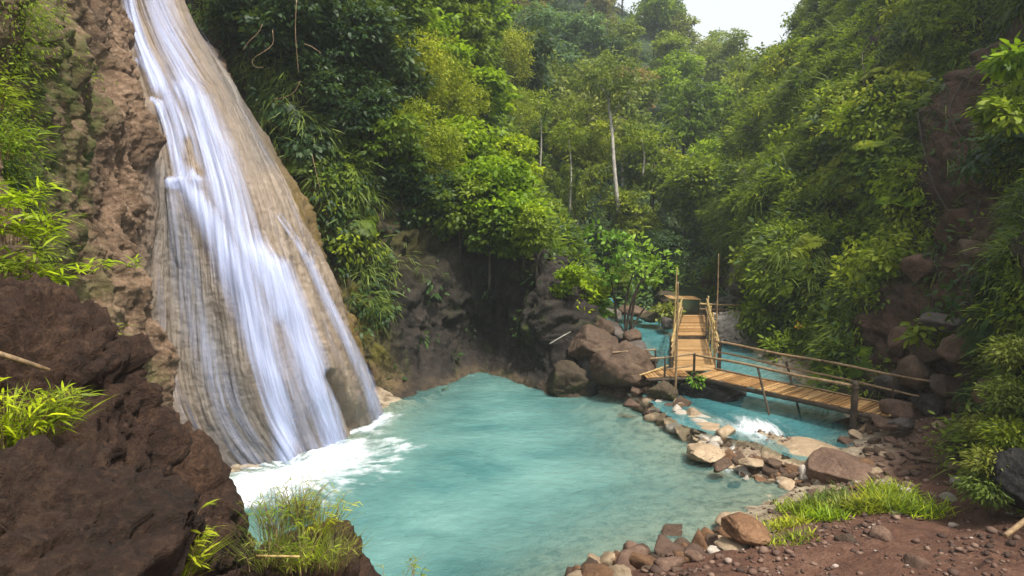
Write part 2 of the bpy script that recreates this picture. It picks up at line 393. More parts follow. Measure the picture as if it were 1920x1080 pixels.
u1 = np.linspace(0, 12, NU)[:, None] * np.ones((1, NV)); v1 = np.linspace(0, 6, NV)[None] * np.ones((NU, 1))
apron = sstep(5.0, 5.8, u1) * sstep(11.0, 10.3, u1)
PX, PY, _ = project(S1)
Q = S1.copy(); Qs = Q * np.array([1, 1, .24])
rough = fbm(Q * np.array([.5, .5, .3]), 4, 2) * 1.0 + fbm(Qs * 1.6, 4, 7, .5, ridge=True) * .26 + fbm(Q * 5, 4, 31, .6) * .10
wf1, wf2, _c = worley(Qs * np.array([1.5, 1.5, 1.2]) + fbm(Q * 1.2, 3, 88)[..., None] * .8, 5); rough = rough + np.minimum(wf2 - wf1, .35) * .28
UV = np.stack([u1, v1, 0 * u1], -1)
low_ap = fbm(UV * np.array([1.2, .6, 1]), 3, 12) * .36 + fbm(UV * np.array([7, .8, 1]), 3, 14) * .06
# lips the water shoots over
def lip(cx, cy, sx, up, dn, h):
    dy = PY - cy; return h * np.exp(-((PX - cx) / sx) ** 2) * np.where(dy < 0, np.exp(-(dy / up) ** 2), np.exp(-(dy / dn) ** 2))
lips = lip(350, 348, 42, 10, 90, .22) + lip(275, 196, 34, 8, 50, .16) + lip(330, 180, 60, 16, 60, .14) + lip(505, 482, 45, 18, 120, .14) + lip(380, 170, 30, 10, 50, .10)
low = rough * .0 + low_ap + lips
D1 = rough * (1 - apron) + low * apron + apron * (fbm(UV * np.array([22, 3, 1]), 3, 16) * .035 + fbm(Q * 6, 4, 18) * .03)
D1 -= apron * 1.0 * strand(PX, PY, [(618, 705), (640, 745), (655, 770), (668, 800)], 9) * .26   # dark broken hollow low on the apron
S1d = S1 + N1 * D1[..., None]
S1low = S1 + N1 * (low * apron + rough * (1 - apron))[..., None]
mossA = np.maximum.reduce([strand(PX, PY, [(160, 120), (150, 230), (125, 330), (130, 400)], 22), .9 * strand(PX, PY, [(30, 40), (60, 200), (40, 350), (60, 480), (90, 560)], 75),
                           .8 * strand(PX, PY, [(205, 640), (230, 720)], 12), .5 * strand(PX, PY, [(110, 20), (100, 120)], 40)]) * (1 - apron)
edge = sstep(9.75, 10.3, u1)     # yellow algae on the far rim of the apron
greyA = apron * np.maximum(strand(PX, PY, [(300, 330, 25), (360, 560, 60), (420, 720, 75), (470, 870, 80)], 60), strand(PX, PY, [(370, 20), (430, 160), (500, 300)], 22) * .8)
def apron_rock():
    b = NB('travertine'); v = b.tc('Object'); uv = b.tc('UV', (1, 1, 1))
    st = b.noise(b.tc('UV', (9, 1.1, 1)), 1.0, 6, .65, .25); st2 = b.noise(b.tc('UV', (40, 2.5, 1)), 1.0, 4, .6)
    n2 = b.noise(v, 2.4, 8, .65, .3); n3 = b.noise(v, 12, 7, .7); n4 = b.noise(v, 55, 3, .7); n1 = b.noise(v, .5, 5, .6)
    ap = b.attr('apron')
    ca = b.ramp(b.math('ADD', b.math('MULTIPLY', st, .55), b.math('MULTIPLY', n2, .45)), [(.36, (.11, .082, .058)), (.5, (.215, .16, .115)), (.64, (.31, .245, .18))])
    ca = b.mix(b.g(st2, .4, .6, .45, 0), ca, (.13, .11, .09))
    gr = b.attr('grey'); ca = b.mix(b.math('MULTIPLY', gr, .85), ca, b.ramp(b.math('ADD', b.math('MULTIPLY', st, .6), b.math('MULTIPLY', n3, .4)), [(.38, (.045, .042, .042)), (.62, (.15, .14, .13))]))
    cb = b.ramp(b.math('ADD', b.math('MULTIPLY', n1, .4), b.math('ADD', b.math('MULTIPLY', n2, .4), b.math('MULTIPLY', n3, .2))), [(.38, (.055, .032, .02)), (.5, (.15, .092, .055)), (.63, (.30, .20, .13))])
    cb = b.mix(b.g(n3, .53, .7, 0, .5), cb, (.38, .29, .21)); cb = b.mix(b.g(n4, .34, .5, .5, 0), cb, (.04, .026, .018))
    col = b.mix(ap, cb, ca)
    ms = b.math('MULTIPLY', b.attr('moss'), b.g(b.noise(v, 3.5, 7, .7), .38, .56, 0, 1))
    col = b.mix(ms, col, b.mix(n3, (.018, .03, .004), (.085, .11, .012)))
    col = b.mix(b.math('MULTIPLY', b.attr('algae'), b.g(n2, .35, .6, .3, 1)), col, (.13, .085, .015))
    h = b.math('ADD', n2, b.math('ADD', b.math('MULTIPLY', n3, .4), b.math('MULTIPLY', n4, .12)))
    h = b.math('ADD', b.math('MULTIPLY', h, b.g(ap, 0, 1, 1, .35)), b.math('MULTIPLY', b.math('MULTIPLY', st, ap), .5))
    p = b.pbsdf(col, b.g(ap, 0, 1, .85, .42), b.bump(h, .8, .16), .35)
    return b.done(p)
me = mesh_from('cliff', S1d.reshape(-1, 3), grid_faces(NU, NV), uv=np.stack([u1.ravel(), v1.ravel()], 1),
               attrs={'apron': apron, 'moss': mossA, 'grey': greyA, 'algae': edge * sstep(190, 420, PY)})
cliff_left = tag(link('waterfall_cliff', me, apron_rock()), kind='structure')

# ---- the falling water: two translucent white sheets hugging the apron
def fall_mat(name, gain, su, seed):
    b = NB(name)
    s1 = b.noise(b.tc('UV', (su, .9, 1)), 1.0, 5, .6, .35); s2 = b.noise(b.tc('UV', (su * 2.6, 1.1, 1)), 1.0, 5, .65, .3); s3 = b.noise(b.tc('UV', (su * 9, 3.0, 1)), 1.0, 3, .6)
    st = b.math('ADD', b.math('MULTIPLY', s1, .50), b.math('ADD', b.math('MULTIPLY', s2, .38), b.math('MULTIPLY', s3, .12)))
    d = b.attr('dens')
    # alpha = dens*gain + streak contrast, fading where thin
    a = b.math('ADD', b.math('MULTIPLY', d, gain), b.math('MULTIPLY', b.math('SUBTRACT', st, .52), b.math('ADD', b.math('MULTIPLY', b.math('POWER', d, .6), 1.6), .0)))
    a = b.g(a, .16, 1.12, 0, .94)
    p = b.pbsdf((.56, .64, .93), .55, b.bump(st, .15, .05), .2)  # white water tinted: the shade's blue light is put into its colour
    p.inputs['Subsurface Weight'].default_value = 0
    tr = b.n('ShaderNodeBsdfTransparent'); mx = b.n('ShaderNodeMixShader'); b.l(a, mx.inputs[0]); b.l(tr.outputs[0], mx.inputs[1]); b.l(p.outputs[0], mx.inputs[2])
    return b.done(mx)
def dens_map(PX, PY):
    S = lambda pts, wd=20: strand(PX, PY, pts, wd)
    L = [1.15 * S([(236, -60, 12), (245, 20, 14), (268, 90, 15), (300, 160, 20)], 14), .85 * S([(285, -60, 34), (300, 20, 36), (325, 90, 36), (355, 170, 36)], 34),
         1.0 * S([(258, 112, 6), (285, 140, 10), (312, 178, 14), (340, 240, 20), (365, 330, 24)], 12),
         1.1 * S([(262, 190, 5), (285, 192, 8), (305, 205, 12), (322, 250, 14), (335, 300, 16), (345, 330, 18)], 12),
         1.15 * S([(340, 165, 24), (372, 200, 30), (400, 280, 40), (425, 360, 40), (450, 440, 36), (490, 500, 36), (530, 580, 34)], 36),
         1.3 * S([(322, 345, 12), (345, 345, 16), (375, 385, 24), (415, 450, 32), (445, 520, 38), (475, 600, 36), (505, 700, 30), (530, 800, 26), (545, 880, 22)], 30),
         1.3 * S([(485, 480, 18), (520, 510, 26), (550, 590, 30), (580, 680, 32), (610, 770, 30), (630, 850, 24)], 30),
         .62 * S([(530, 600, 30), (560, 720, 40), (585, 860, 45)], 40),
         .55 * S([(325, 370, 20), (340, 480, 35), (370, 620, 45), (420, 760, 55), (480, 880, 55)], 40),
         .42 * S([(296, 330, 8), (292, 450, 10), (300, 560, 14), (320, 700, 20), (380, 850, 30)], 12),
         .30 * S([(380, 120, 40), (430, 240, 40), (490, 360, 45), (540, 470, 40)], 40),
         .42 * S([(352, 30, 8), (420, 130, 8), (480, 250, 10), (540, 370, 12), (590, 480, 12)], 9),
         .9 * S([(520, 405, 2), (548, 445, 4), (578, 490, 8), (610, 560, 10), (650, 640, 12), (685, 710, 14), (708, 785, 16)], 10),
         .35 * S([(500, 400, 20), (560, 520, 22), (610, 620, 20), (660, 720, 20), (700, 790, 16)], 20), .28 * S([(640, 640, 20), (680, 780, 16)], 16)]
    m = 0
    for l in L: m = np.maximum(m, l) + .12 * np.minimum(m, l)
    holl = strand(PX, PY, [(618, 705), (650, 760), (665, 800)], 11)
    gap1 = strand(PX, PY, [(352, 265, 8), (358, 300, 12), (375, 325, 8)], 9) * .8
    return m * (1 - holl) * (1 - gap1)
i0, i1 = int(5.7 / 12 * NU), int(10.35 / 12 * NU)
for k, (off, gain, su) in enumerate(((.05, .52, 7.0), (.11, .38, 11.0))):
    T = catmull(S1low[i0:i1] + N1[i0:i1] * off, 420); T = catmull(T.transpose(1, 0, 2)[:], 520).transpose(1, 0, 2)
    tx, ty, _ = project(T); dm = dens_map(tx, ty)
    uu = np.linspace(u1[i0, 0], u1[i1 - 1, 0], 420)[:, None] * np.ones((1, 520)) + k * 3.3; vv = np.linspace(0, 6, 520)[None] * np.ones((420, 1))
    if k: T = T + N1[i0:i1][np.linspace(0, i1 - i0 - 1, 420).astype(int)][:, np.linspace(0, NV - 1, 520).astype(int)] * (dm * .15)[..., None]
    fc = grid_faces(420, 520); keep = (dm.ravel() > .04)[fc].any(1) & (T.reshape(-1, 3)[:, 2] > -.3)[fc].all(1); fc = fc[keep]
    us = np.unique(fc); mp = np.zeros(420 * 520, int); mp[us] = np.arange(len(us))
    me = mesh_from('waterfall', T.reshape(-1, 3)[us], mp[fc], uv=np.stack([uu.ravel(), vv.ravel()], 1)[us], attrs={'dens': dm.ravel()[us]})
    if k == 0:
        fall = tag(link('waterfall', me, fall_mat('falling_water', gain, su, k)), 'silky white waterfall fanning down the tan rock into the pool', 'waterfall')
    else:
        link('spray_veil', me, fall_mat('falling_water_veil', gain, su, k), fall)

# ---- shaded cliff behind the pool
bz = lambda px, py, z=-.4: gz(px, py, z)[1]
dark_cols = [
 [(300, -300, 27), (330, -150, 26), (350, 0, 25.4), (440, 180, 24.4), (525, 360, 23.6), (600, 560, 22.6), (660, 740, 22), (680, 800, 21.5)],
 [(400, -300, 26), (420, -150, 24.8), (440, 0, 24), (500, 180, 23.2), (580, 360, 22.4), (650, 560, 21.6), (702, 730, 21), (718, 800, 20.4)],
 [(540, -300, 27), (550, -150, 25.2), (570, 0, 24.2), (600, 180, 23.4), (640, 360, 22.8), (700, 560, 22.2), (735, 700, 21.6), (762, 778, bz(762, 778))],
 [(680, -300, 32), (690, -150, 30), (690, 0, 28), (700, 180, 26), (730, 360, 24.6), (775, 540, 23.4), (812, 680, 22.8), (832, 756, bz(832, 756))],
 [(780, -300, 42), (790, -100, 38), (800, 60, 35), (815, 200, 32), (840, 360, 29), (865, 490, 25.2), (890, 630, 25.2), (905, 727, bz(905, 727))],
 [(880, -200, 52), (890, 50, 45), (900, 180, 40), (920, 300, 35), (940, 400, 30), (965, 500, 24.8), (970, 640, 24.4), (975, 748, bz(975, 748))],
 [(920, -50, 60), (935, 180, 50), (955, 290, 42), (980, 375, 36), (1002, 440, 30), (1030, 520, 24.0), (1050, 650, 22.4), (1062, 770, bz(1062, 770))],
 [(960, 120, 62), (985, 260, 54), (1005, 350, 45), (1028, 420, 38), (1052, 485, 31), (1078, 560, 25.6), (1095, 660, 23.4), (1105, 765, bz(1105, 765))],
 [(990, 200, 64), (1015, 310, 55), (1040, 390, 47), (1062, 455, 40), (1085, 512, 33), (1105, 575, 28.4), (1118, 640, 26.4), (1130, 690, 25.8)],
 [(1020, 260, 66), (1040, 350, 58), (1062, 420, 48), (1085, 475, 41), (1112, 530, 35), (1120, 585, 31), (1135, 620, 29.5), (1140, 640, 29)]]
NU2, NV2 = 420, 380
S2 = surf(dark_cols, NU2, NV2); N2 = normals(S2); PX2, PY2, _ = project(S2)
Q = S2; Qs = Q * np.array([1, 1, .6])
wf1, wf2, wc = worley(Qs * .7 + fbm(Q * .8, 3, 81)[..., None] * .7, 8)
D2 = fbm(Q * .35, 4, 4) * .9 + fbm(Qs * 1.1, 6, 4, .45, ridge=True) * .30 + (np.minimum(wf2 - wf1, .3) - .15) * .8 + fbm(Q * np.array([2.2, 2.2, 1.2]), 5, 93, .6, ridge=True) * .16 + fbm(Q * 5, 4, 33, .6) * .05
u2 = np.linspace(0, 9, NU2)[:, None] * np.ones((1, NV2))
D2 *= sstep(-.2, 2.0, np.minimum(u2, 9 - u2) + .7)
cave = np.exp(-((PX2 - 860) / 120) ** 2 - ((PY2 - 610) / 95) ** 2)
D2 *= .35 + .65 * sstep(.2, 2.2, S2[..., 2])
S2d = S2 + N2 * D2[..., None]
mossB = np.maximum.reduce([strand(PX2, PY2, [(500, 200, 30), (580, 360, 25), (640, 480, 25), (690, 620, 24), (720, 710, 22)], 25), .5 * strand(PX2, PY2, [(620, 100, 90), (700, 300, 90), (760, 420, 80)], 80)])
crustB = sstep(.32, .0, S2d[..., 2] + .25 * fbm(S2 * 2.5, 3, 97)) * sstep(740, 860, PX2) * .8
tanB = strand(PX2, PY2, [(400, 60, 25), (440, 110, 25), (465, 200, 15)], 22) + .8 * strand(PX2, PY2, [(700, 700, 20), (735, 720, 26)], 20)
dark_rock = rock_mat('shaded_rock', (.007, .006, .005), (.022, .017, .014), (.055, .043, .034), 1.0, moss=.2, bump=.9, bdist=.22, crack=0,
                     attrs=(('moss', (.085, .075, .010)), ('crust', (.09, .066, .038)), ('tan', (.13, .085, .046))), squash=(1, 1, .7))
me = mesh_from('cliff', S2d.reshape(-1, 3), grid_faces(NU2, NV2), attrs={'moss': mossB, 'crust': crustB, 'tan': tanB})
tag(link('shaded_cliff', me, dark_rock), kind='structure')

# ---- right-hand valley side
right_cols = [
 [(1600, -300, 80), (1550, -120, 70), (1520, 10, 62), (1440, 150, 52), (1400, 300, 44), (1372, 470, 38), (1365, 570, 35.5), (1372, 640, 34)],
 [(1640, -350, 66), (1600, -120, 58), (1560, 20, 52), (1480, 160, 44), (1430, 320, 37), (1385, 480, 32.5), (1390, 580, 31), (1402, 668, bz(1402, 668, .2))],
 [(1720, -450, 54), (1680, -150, 47), (1610, 40, 41), (1540, 200, 35), (1480, 360, 30.5), (1445, 510, 28), (1440, 610, 27), (1455, 700, bz(1455, 700, .2))],
 [(1820, -500, 42), (1780, -180, 37), (1710, 60, 32), (1640, 240, 28), (1590, 410, 25), (1565, 560, 23), (1545, 660, 22.3), (1560, 765, bz(1560, 765, .2))],
 [(1920, -550, 34), (1880, -200, 30), (1820, 80, 26.5), (1770, 280, 23.5), (1720, 450, 20.8), (1695, 590, 19), (1680, 690, 18), (1690, 790, bz(1690, 790, .5))],
 [(2040, -600, 26), (2000, -200, 23), (1950, 80, 20.5), (1910, 280, 18.6), (1860, 470, 16.6), (1830, 620, 15.4), (1810, 740, 14.8), (1800, 850, bz(1800, 850, .7))],
 [(2200, -700, 20), (2160, -250, 17.5), (2110, 80, 15.8), (2060, 300, 14.5), (2010, 500, 13.2), (1970, 680, 12.3), (1940, 820, 11.8), (1910, 950, bz(1910, 950, .8))],
 [(2700, -900, 12), (2650, -300, 10.6), (2600, 100, 9.6), (2500, 350, 9.0), (2420, 600, 8.6), (2350, 850, 8.3), (2300, 1050, 8.0), (2260, 1250, 7.6)],
 [(4800, -1800, 5), (4700, -700, 4.5), (4600, 0, 4), (4500, 500, 3.8), (4400, 1000, 3.6), (4400, 1500, 3.4), (4400, 2200, 3.2), (4400, 2600, 3)]]
NU3, NV3 = 470, 430
S3 = surf(right_cols, NU3, NV3); N3 = normals(S3); PX3, PY3, _ = project(S3)
Q = S3
wf1, wf2, wc = worley(Q * .9 + fbm(Q * .9, 3, 82)[..., None] * .6, 9)
D3 = fbm(Q * .28, 4, 44) * 2.2 + fbm(Q * 1.0, 5, 46, .55) * .5 + (np.minimum(wf2 - wf1, .4) - .2) * .55 + fbm(Q * 5, 4, 36, .6) * .10
S3d = S3 + N3 * D3[..., None]
redC = np.clip(np.maximum.reduce([strand(PX3, PY3, [(1890, 60, 60), (1830, 230, 60), (1800, 400, 75), (1780, 560, 85), (1740, 720, 90)], 80), strand(PX3, PY3, [(1690, 640), (1740, 700)], 60),
                                  .5 * strand(PX3, PY3, [(1660, 60, 30), (1640, 200, 30)], 30)]), 0, 1)
greyC = strand(PX3, PY3, [(1365, 500, 40), (1385, 570, 34), (1410, 640, 26), (1425, 670, 18)], 30)
right_rock = rock_mat('valley_side_rock', (.022, .016, .011), (.055, .04, .027), (.10, .078, .055), 1.0, moss=.5, bump=.9, bdist=.2, attrs=(('red', (.115, .062, .042)), ('grey', (.15, .13, .12))))
me = mesh_from('cliff', S3d.reshape(-1, 3), grid_faces(NU3, NV3), attrs={'red': redC, 'grey': greyC})
tag(link('valley_side', me, right_rock), kind='structure')
# ================================================================== ROCKS
def ico(sub):
    bm = bmesh.new(); bmesh.ops.create_icosphere(bm, subdivisions=sub, radius=1)
    V = np.array([v.co[:] for v in bm.verts]); Fc = np.array([[v.index for v in f.verts] for f in bm.faces]); bm.free(); return V, Fc
ICO = {s: ico(s) for s in (3, 4, 5, 6)}
def rock_shape(sub, seed, planes=11, cut=(.55, .95), rough=.05, lump=.12, size=(1, 1, 1), crag=0):
    V, Fc = ICO[sub]; r = np.random.default_rng(seed)
    n = r.normal(size=(planes, 3)); n /= np.linalg.norm(n, axis=1)[:, None]; d = r.uniform(*cut, planes)
    dots = V @ n.T; rr = np.where(dots > .05, d / np.maximum(dots, .05), 9).min(1); rr = np.minimum(rr, 1.02)
    P = V * rr[:, None]
    if crag:
        a, b_, c_ = worley(V * np.array([1.6, 1.6, 2.6]) + fbm(V * 1.5, 3, seed)[:, None] * .5 + seed, seed); e1, e2, e3 = worley(V * 5.5 + fbm(V * 3, 3, seed)[:, None] * .6 + seed, seed + 7)
        rr2 = (c_ - .5) * .14 + (e3 - .5) * .07 + np.minimum(b_ - a, .08) * .9 + np.minimum(e2 - e1, .08) * .45 + fbm(V * np.array([4, 4, 7]) + seed, 5, seed + 11, .6, ridge=True) * .035
        P = P * (1 + rr2 * crag)[:, None]
    nn = fbm(V * 1.4 + seed, 3, seed) * lump + fbm(V * 5 + seed, 4, seed + 3, .55) * rough + fbm(V * 16 + seed, 2, seed + 5) * rough * .25
    return (P + V * nn[:, None]) * np.array(size), Fc
M_FORE = rock_mat('foreground_rock', (.010, .005, .003), (.050, .024, .013), (.13, .073, .043), 1.5, bump=1.0, bdist=.22, crack=.0)
M_BOULDER = rock_mat('brown_boulder', (.04, .025, .016), (.095, .06, .04), (.16, .11, .075), 1.2, moss=.1, bump=.8, bdist=.08)
M_TAN = rock_mat('tan_stone', (.15, .10, .06), (.30, .22, .14), (.45, .36, .25), 1.5, bump=.5, bdist=.05, rough=.7)
M_PALE = rock_mat('pale_stone', (.24, .20, .16), (.40, .35, .29), (.58, .53, .47), 1.5, bump=.5, bdist=.05, rough=.7)
M_RUST = rock_mat('rusty_stone', (.05, .026, .014), (.14, .072, .036), (.26, .155, .085), 1.5, bump=.6, bdist=.05)
M_PURPLE = rock_mat('purple_brown_stone', (.05, .028, .020), (.125, .075, .052), (.21, .14, .10), 1.2, bump=.6, bdist=.06)
M_MOSSY = rock_mat('mossy_stone', (.03, .022, .014), (.07, .05, .03), (.12, .09, .06), 1.2, moss=.38, bump=.9, bdist=.08)
M_BLACK = rock_mat('black_rock', (.008, .008, .008), (.02, .018, .017), (.05, .045, .04), 1.2, moss=.12, bump=.9, bdist=.08)
M_GREYR = rock_mat('grey_brown_rock', (.05, .04, .034), (.11, .09, .078), (.18, .15, .13), 1.2, moss=.15, bump=.8, bdist=.08)
def boulder(name, label, px, py, Y, hw, hh, dep, seed, mat, sub=5, rot=0, tilt=0, cat='boulder', group=None, **kw):
    k = Y / F; V, Fc = rock_shape(sub, seed, **kw)
    c = at(px, py, Y); V = V * np.array([hw * k, dep, hh * k])
    ct, st = math.cos(tilt), math.sin(tilt); V = V @ np.array([[ct, 0, st], [0, 1, 0], [-st, 0, ct]])
    cr, sr = math.cos(rot), math.sin(rot); V = V @ np.array([[cr, sr, 0], [-sr, cr, 0], [0, 0, 1]])
    o = link(name, mesh_from(name, V, Fc), mat, loc=c); tag(o, label, cat, group); return o
KW = dict(planes=20, cut=(.62, .97), rough=.05, lump=.16, crag=1.5)
boulder('boulder', 'big dark brown boulder at the left edge under the hanging grass', 40, 790, 5.2, 215, 250, .95, 3, M_FORE, 6, tilt=.35, **KW)
boulder('boulder', 'reddish brown rock mound filling the lower left corner', 20, 1130, 3.5, 310, 300, .75, 14, M_FORE, 6, tilt=.45, **KW)
boulder('boulder', 'rugged brown boulder standing in front of the foot of the waterfall', 305, 1010, 6.3, 118, 212, .75, 5, M_FORE, 6, tilt=.28, **KW)
boulder('rock_slab', 'pinkish brown slab wedged between the two dark foreground boulders', 218, 850, 6.9, 62, 240, .6, 8, M_BOULDER, 5, tilt=.2, cat='rock', **KW)
boulder('boulder', 'low dark rock in the gap behind the reddish corner mound', 215, 1040, 5.3, 150, 150, .6, 11, M_FORE, 6, **KW)
boulder('rock_ledge', 'brown ledge above the pool carrying the tallest grass tuft', 560, 1150, 5.7, 140, 185, .7, 17, M_FORE, 6, tilt=.35, cat='rock', **KW)
boulder('rock', 'brown rock corner dropping to the pool right of the grassy ledge', 650, 1130, 5.9, 75, 110, .5, 19, M_FORE, 5, tilt=.5, **KW)
KB = dict(planes=9, cut=(.5, .86), rough=.06, lump=.10, crag=.45)
boulder('boulder', 'largest round brown boulder left of the bridge landing', 1163, 692, 20.9, 66, 58, 1.1, 22, M_BOULDER, 5, **KB)
boulder('boulder', 'round brown boulder tucked behind and above the largest one by the landing', 1112, 654, 21.8, 46, 44, .9, 24, M_BOULDER, 5, **KB)
boulder('boulder', 'mossy boulder at the waterline below the dark cliff', 1062, 722, 21.2, 46, 42, .8, 27, M_MOSSY, 5, **KB)
boulder('boulder', 'small dark boulder wedged between the cliff and the round boulders', 1100, 705, 21.4, 30, 40, .6, 28, M_BLACK, 4, **KB)
boulder('boulder', 'dark mossy rock island under the bamboo footbridge', 1322, 738, 19.8, 68, 36, 1.0, 29, M_BLACK, 5, **KB)
boulder('boulder', 'olive mossy boulder at the foot of the tall bridge pole', 1238, 738, 19.2, 30, 30, .5, 31, M_MOSSY, 5, **KB)
for i, (px, py, hw, hh, lab) in enumerate([(1192, 735, 16, 12, 'flat brown block on the shore left of the mossy boulder'), (1217, 737, 15, 12, 'flat brown block touching the mossy boulder'),
        (1182, 757, 16, 9, 'pinkish stone at the water edge below the flat blocks'), (1278, 757, 16, 12, 'orange tan block at the foot of the bridge pole'), (1300, 777, 18, 12, 'orange tan block at the top end of the dam')]):
    boulder('rock', lab, px, py, gz(px, py + hh, .25)[1], hw, hh, .28, 40 + i, (M_BOULDER, M_BOULDER, M_PURPLE, M_TAN, M_TAN)[i], 4, rot=i * .7, cat='rock', planes=7, cut=(.5, .8), rough=.03, lump=.05)
for i, (px, py, h) in enumerate([(1128, 612, 24), (1152, 622, 22), (1172, 640, 20), (1190, 655, 20), (1203, 672, 22), (1140, 640, 22), (1185, 632, 16), (1208, 690, 20), (1120, 630, 20), (1165, 660, 18), (1215, 675, 14)]):
    boulder('rock', 'brown rock in the pile climbing from the round boulders to the saplings', px, py, 23.2 + (i % 3) * .6 - .02 * (py - 640), h * 1.1, h, .5, 60 + i, (M_BOULDER, M_GREYR)[i % 2], 4, rot=i, cat='rock', group='rocks piled under the saplings', planes=9, cut=(.6, .9), rough=.06, lump=.12)
# dam: single stones of note
boulder('rock', 'angular orange stone standing on the dam beside the cascade', 1357, 812, 16.0, 24, 17, .3, 71, M_TAN, 4, rot=.6, cat='rock', planes=6, cut=(.5, .8), rough=.03, lump=.05)
boulder('rock', 'smooth pale rounded rock half under water left of the cascade', 1322, 850, 15.2, 44, 16, .5, 72, M_TAN, 5, cat='rock', **KB)
boulder('rock', 'dark pointed stone in the water below the cascade', 1352, 872, 14.3, 22, 12, .25, 73, M_BOULDER, 4, tilt=.3, cat='rock', planes=8, cut=(.5, .8))
boulder('rock', 'dark olive stone right of the cascade foot', 1472, 858, 14.7, 20, 15, .28, 74, M_MOSSY, 4, cat='rock', planes=8, cut=(.5, .8))
boulder('rock', 'brown stone beside the dark olive one at the cascade foot', 1447, 868, 14.4, 18, 12, .25, 75, M_BOULDER, 4, cat='rock', planes=8, cut=(.5, .8))
boulder('rock', 'flat stone at the lower lip of the cascade', 1408, 866, 14.4, 26, 9, .25, 76, M_TAN, 4, cat='rock', planes=8, cut=(.5, .8))
boulder('rock_slab', 'smooth cream travertine slab sloping down beside the cascade', 1500, 856, 15.0, 78, 25, 1.0, 77, M_TAN, 5, cat='rock', tilt=.10, planes=5, cut=(.7, .95), rough=.03, lump=.1)
boulder('boulder', 'large wedge shaped purple brown boulder at the right end of the dam', 1580, 888, 13.7, 66, 50, .8, 80, M_PURPLE, 6, rot=-.3, tilt=-.12, planes=7, cut=(.55, .85), rough=.035, lump=.07)
boulder('boulder', 'rounded pinkish boulder beside the foot of the big bridge post', 1590, 838, 15.4, 27, 20, .4, 81, M_PURPLE, 5, **KB)
boulder('boulder', 'reddish brown boulder at the pool edge in front of the green grass', 1398, 992, 10.7, 48, 23, .42, 83, M_RUST, 5, tilt=-.25, planes=8, cut=(.7, .95), rough=.05, lump=.1)
boulder('boulder', 'black rock at the right edge of the picture behind the bank', 1908, 905, 10.5, 44, 62, .45, 84, M_BLACK, 5, **KB)
boulder('rock', 'squarish grey brown block high on the rubble of the right bank', 1688, 642, 18.4, 27, 30, .4, 85, M_PURPLE, 4, cat='rock', planes=7, cut=(.5, .75), rough=.04, lump=.05)
for i, (px, py, hw, hh, lab) in enumerate([
    (1690, 765, 32, 24, 'dark rounded rock touching the right end of the footbridge'), (1672, 720, 40, 34, 'sloping purple brown rock behind the end of the handrail'), (1720, 700, 34, 36, 'tall brown rock above the end of the footbridge'),
    (1795, 765, 24, 22, 'grey block on the right bank, left of a pair'), (1826, 760, 24, 26, 'grey block on the right bank, right of a pair'), (1832, 800, 34, 20, 'low flat grey rock at the foot of the right slope'),
    (1655, 790, 20, 13, 'small dark stone beside the log ends under the footbridge'), (1685, 797, 22, 13, 'dark purple stone right of the log ends'), (1770, 720, 30, 26, 'brown rock halfway up the rubble slope'), (1855, 735, 32, 30, 'grey rock under the hanging grass on the right slope'),
    (1745, 760, 28, 20, 'brown rock on the bank between the bridge end and the grey pair'), (1735, 655, 30, 26, 'brown rock right of the squarish block'), (1800, 660, 34, 30, 'dark rock in the reddish scar of the right slope'), (1762, 610, 32, 30, 'dark brown rock in the upper rubble of the right slope'),
    (1830, 480, 45, 40, 'dark jutting rock high in the reddish scar of the right slope'), (1725, 500, 30, 40, 'dark narrow rock left in the reddish scar'), (1800, 820, 22, 12, 'dark low stone on the red soil'),
    (1590, 800, 26, 20, 'brown rock under the right end of the footbridge')]):
    Y = S3[np.unravel_index(np.argmin((PX3 - px) ** 2 + (PY3 - py) ** 2), PX3.shape)][1] - .45 if py < 745 else gz(px, py + hh, .8)[1]
    if i == 17: Y = 17.0
    boulder('rock', lab, px, py, Y, hw, hh, .45, 90 + i, (M_PURPLE, M_GREYR, M_BOULDER)[i % 3], 4, rot=i * 1.1, cat='rock', planes=8, cut=(.42, .8), rough=.05, lump=.08, crag=.7)

# ---- many loose stones: variants shared by copies
def variants(name, mat, n, seed, **kw):
    out = []
    for i in range(n):
        V, Fc = rock_shape(3, seed + i, **kw); me = mesh_from(name, V * 1.35, Fc, False); me.materials.append(mat); out.append(me)
    return out
ANG = dict(planes=10, cut=(.35, .8), rough=.03, lump=.04)
VA = {k: variants('loose_stone', m, 5, 200 + j * 10, **ANG) for j, (k, m) in enumerate(dict(tan=M_TAN, pale=M_PALE, rust=M_RUST, brown=M_BOULDER, purple=M_PURPLE, grey=M_GREYR).items())}
rng = np.random.default_rng(5)
def stone(px, py, hw, kind, label, group, name='stone', flat=.6, z=None, cat='stone'):
    g = ground(px, py) if z is None else gz(px, py, z)
    s = hw * g[1] / F; me = VA[kind][rng.integers(5)]
    o = bpy.data.objects.new(name, me); COL.objects.link(o); tag(o, label, cat, group)
    o.location = (g[0], g[1], g[2] + s * flat * .25); o.scale = (s * rng.uniform(.8, 1.25), s * rng.uniform(.8, 1.2), s * flat * rng.uniform(.75, 1.3))
    o.rotation_euler = (rng.uniform(-.3, .3), rng.uniform(-.3, .3), rng.uniform(0, 6.28)); return o
def along(pts, t):
    A = np.array(pts, float); k = t * (len(A) - 1); i = min(int(k), len(A) - 2); return A[i] + (A[i + 1] - A[i]) * (k - i)
for i in range(90):      # upper dam
    t = rng.random() ** .9; p = along([(1188, 757), (1225, 775), (1262, 795), (1300, 818), (1335, 838)], t) + np.array([rng.normal() * 8, rng.normal() * 11 - 1])
    kind = rng.choice(['tan', 'pale', 'pale', 'tan', 'brown']); stone(p[0] + 6, p[1] - 8, rng.uniform(10, 23), kind, 'pale tan stone in the dam left of the cascade', 'stones of the dam left of the cascade')
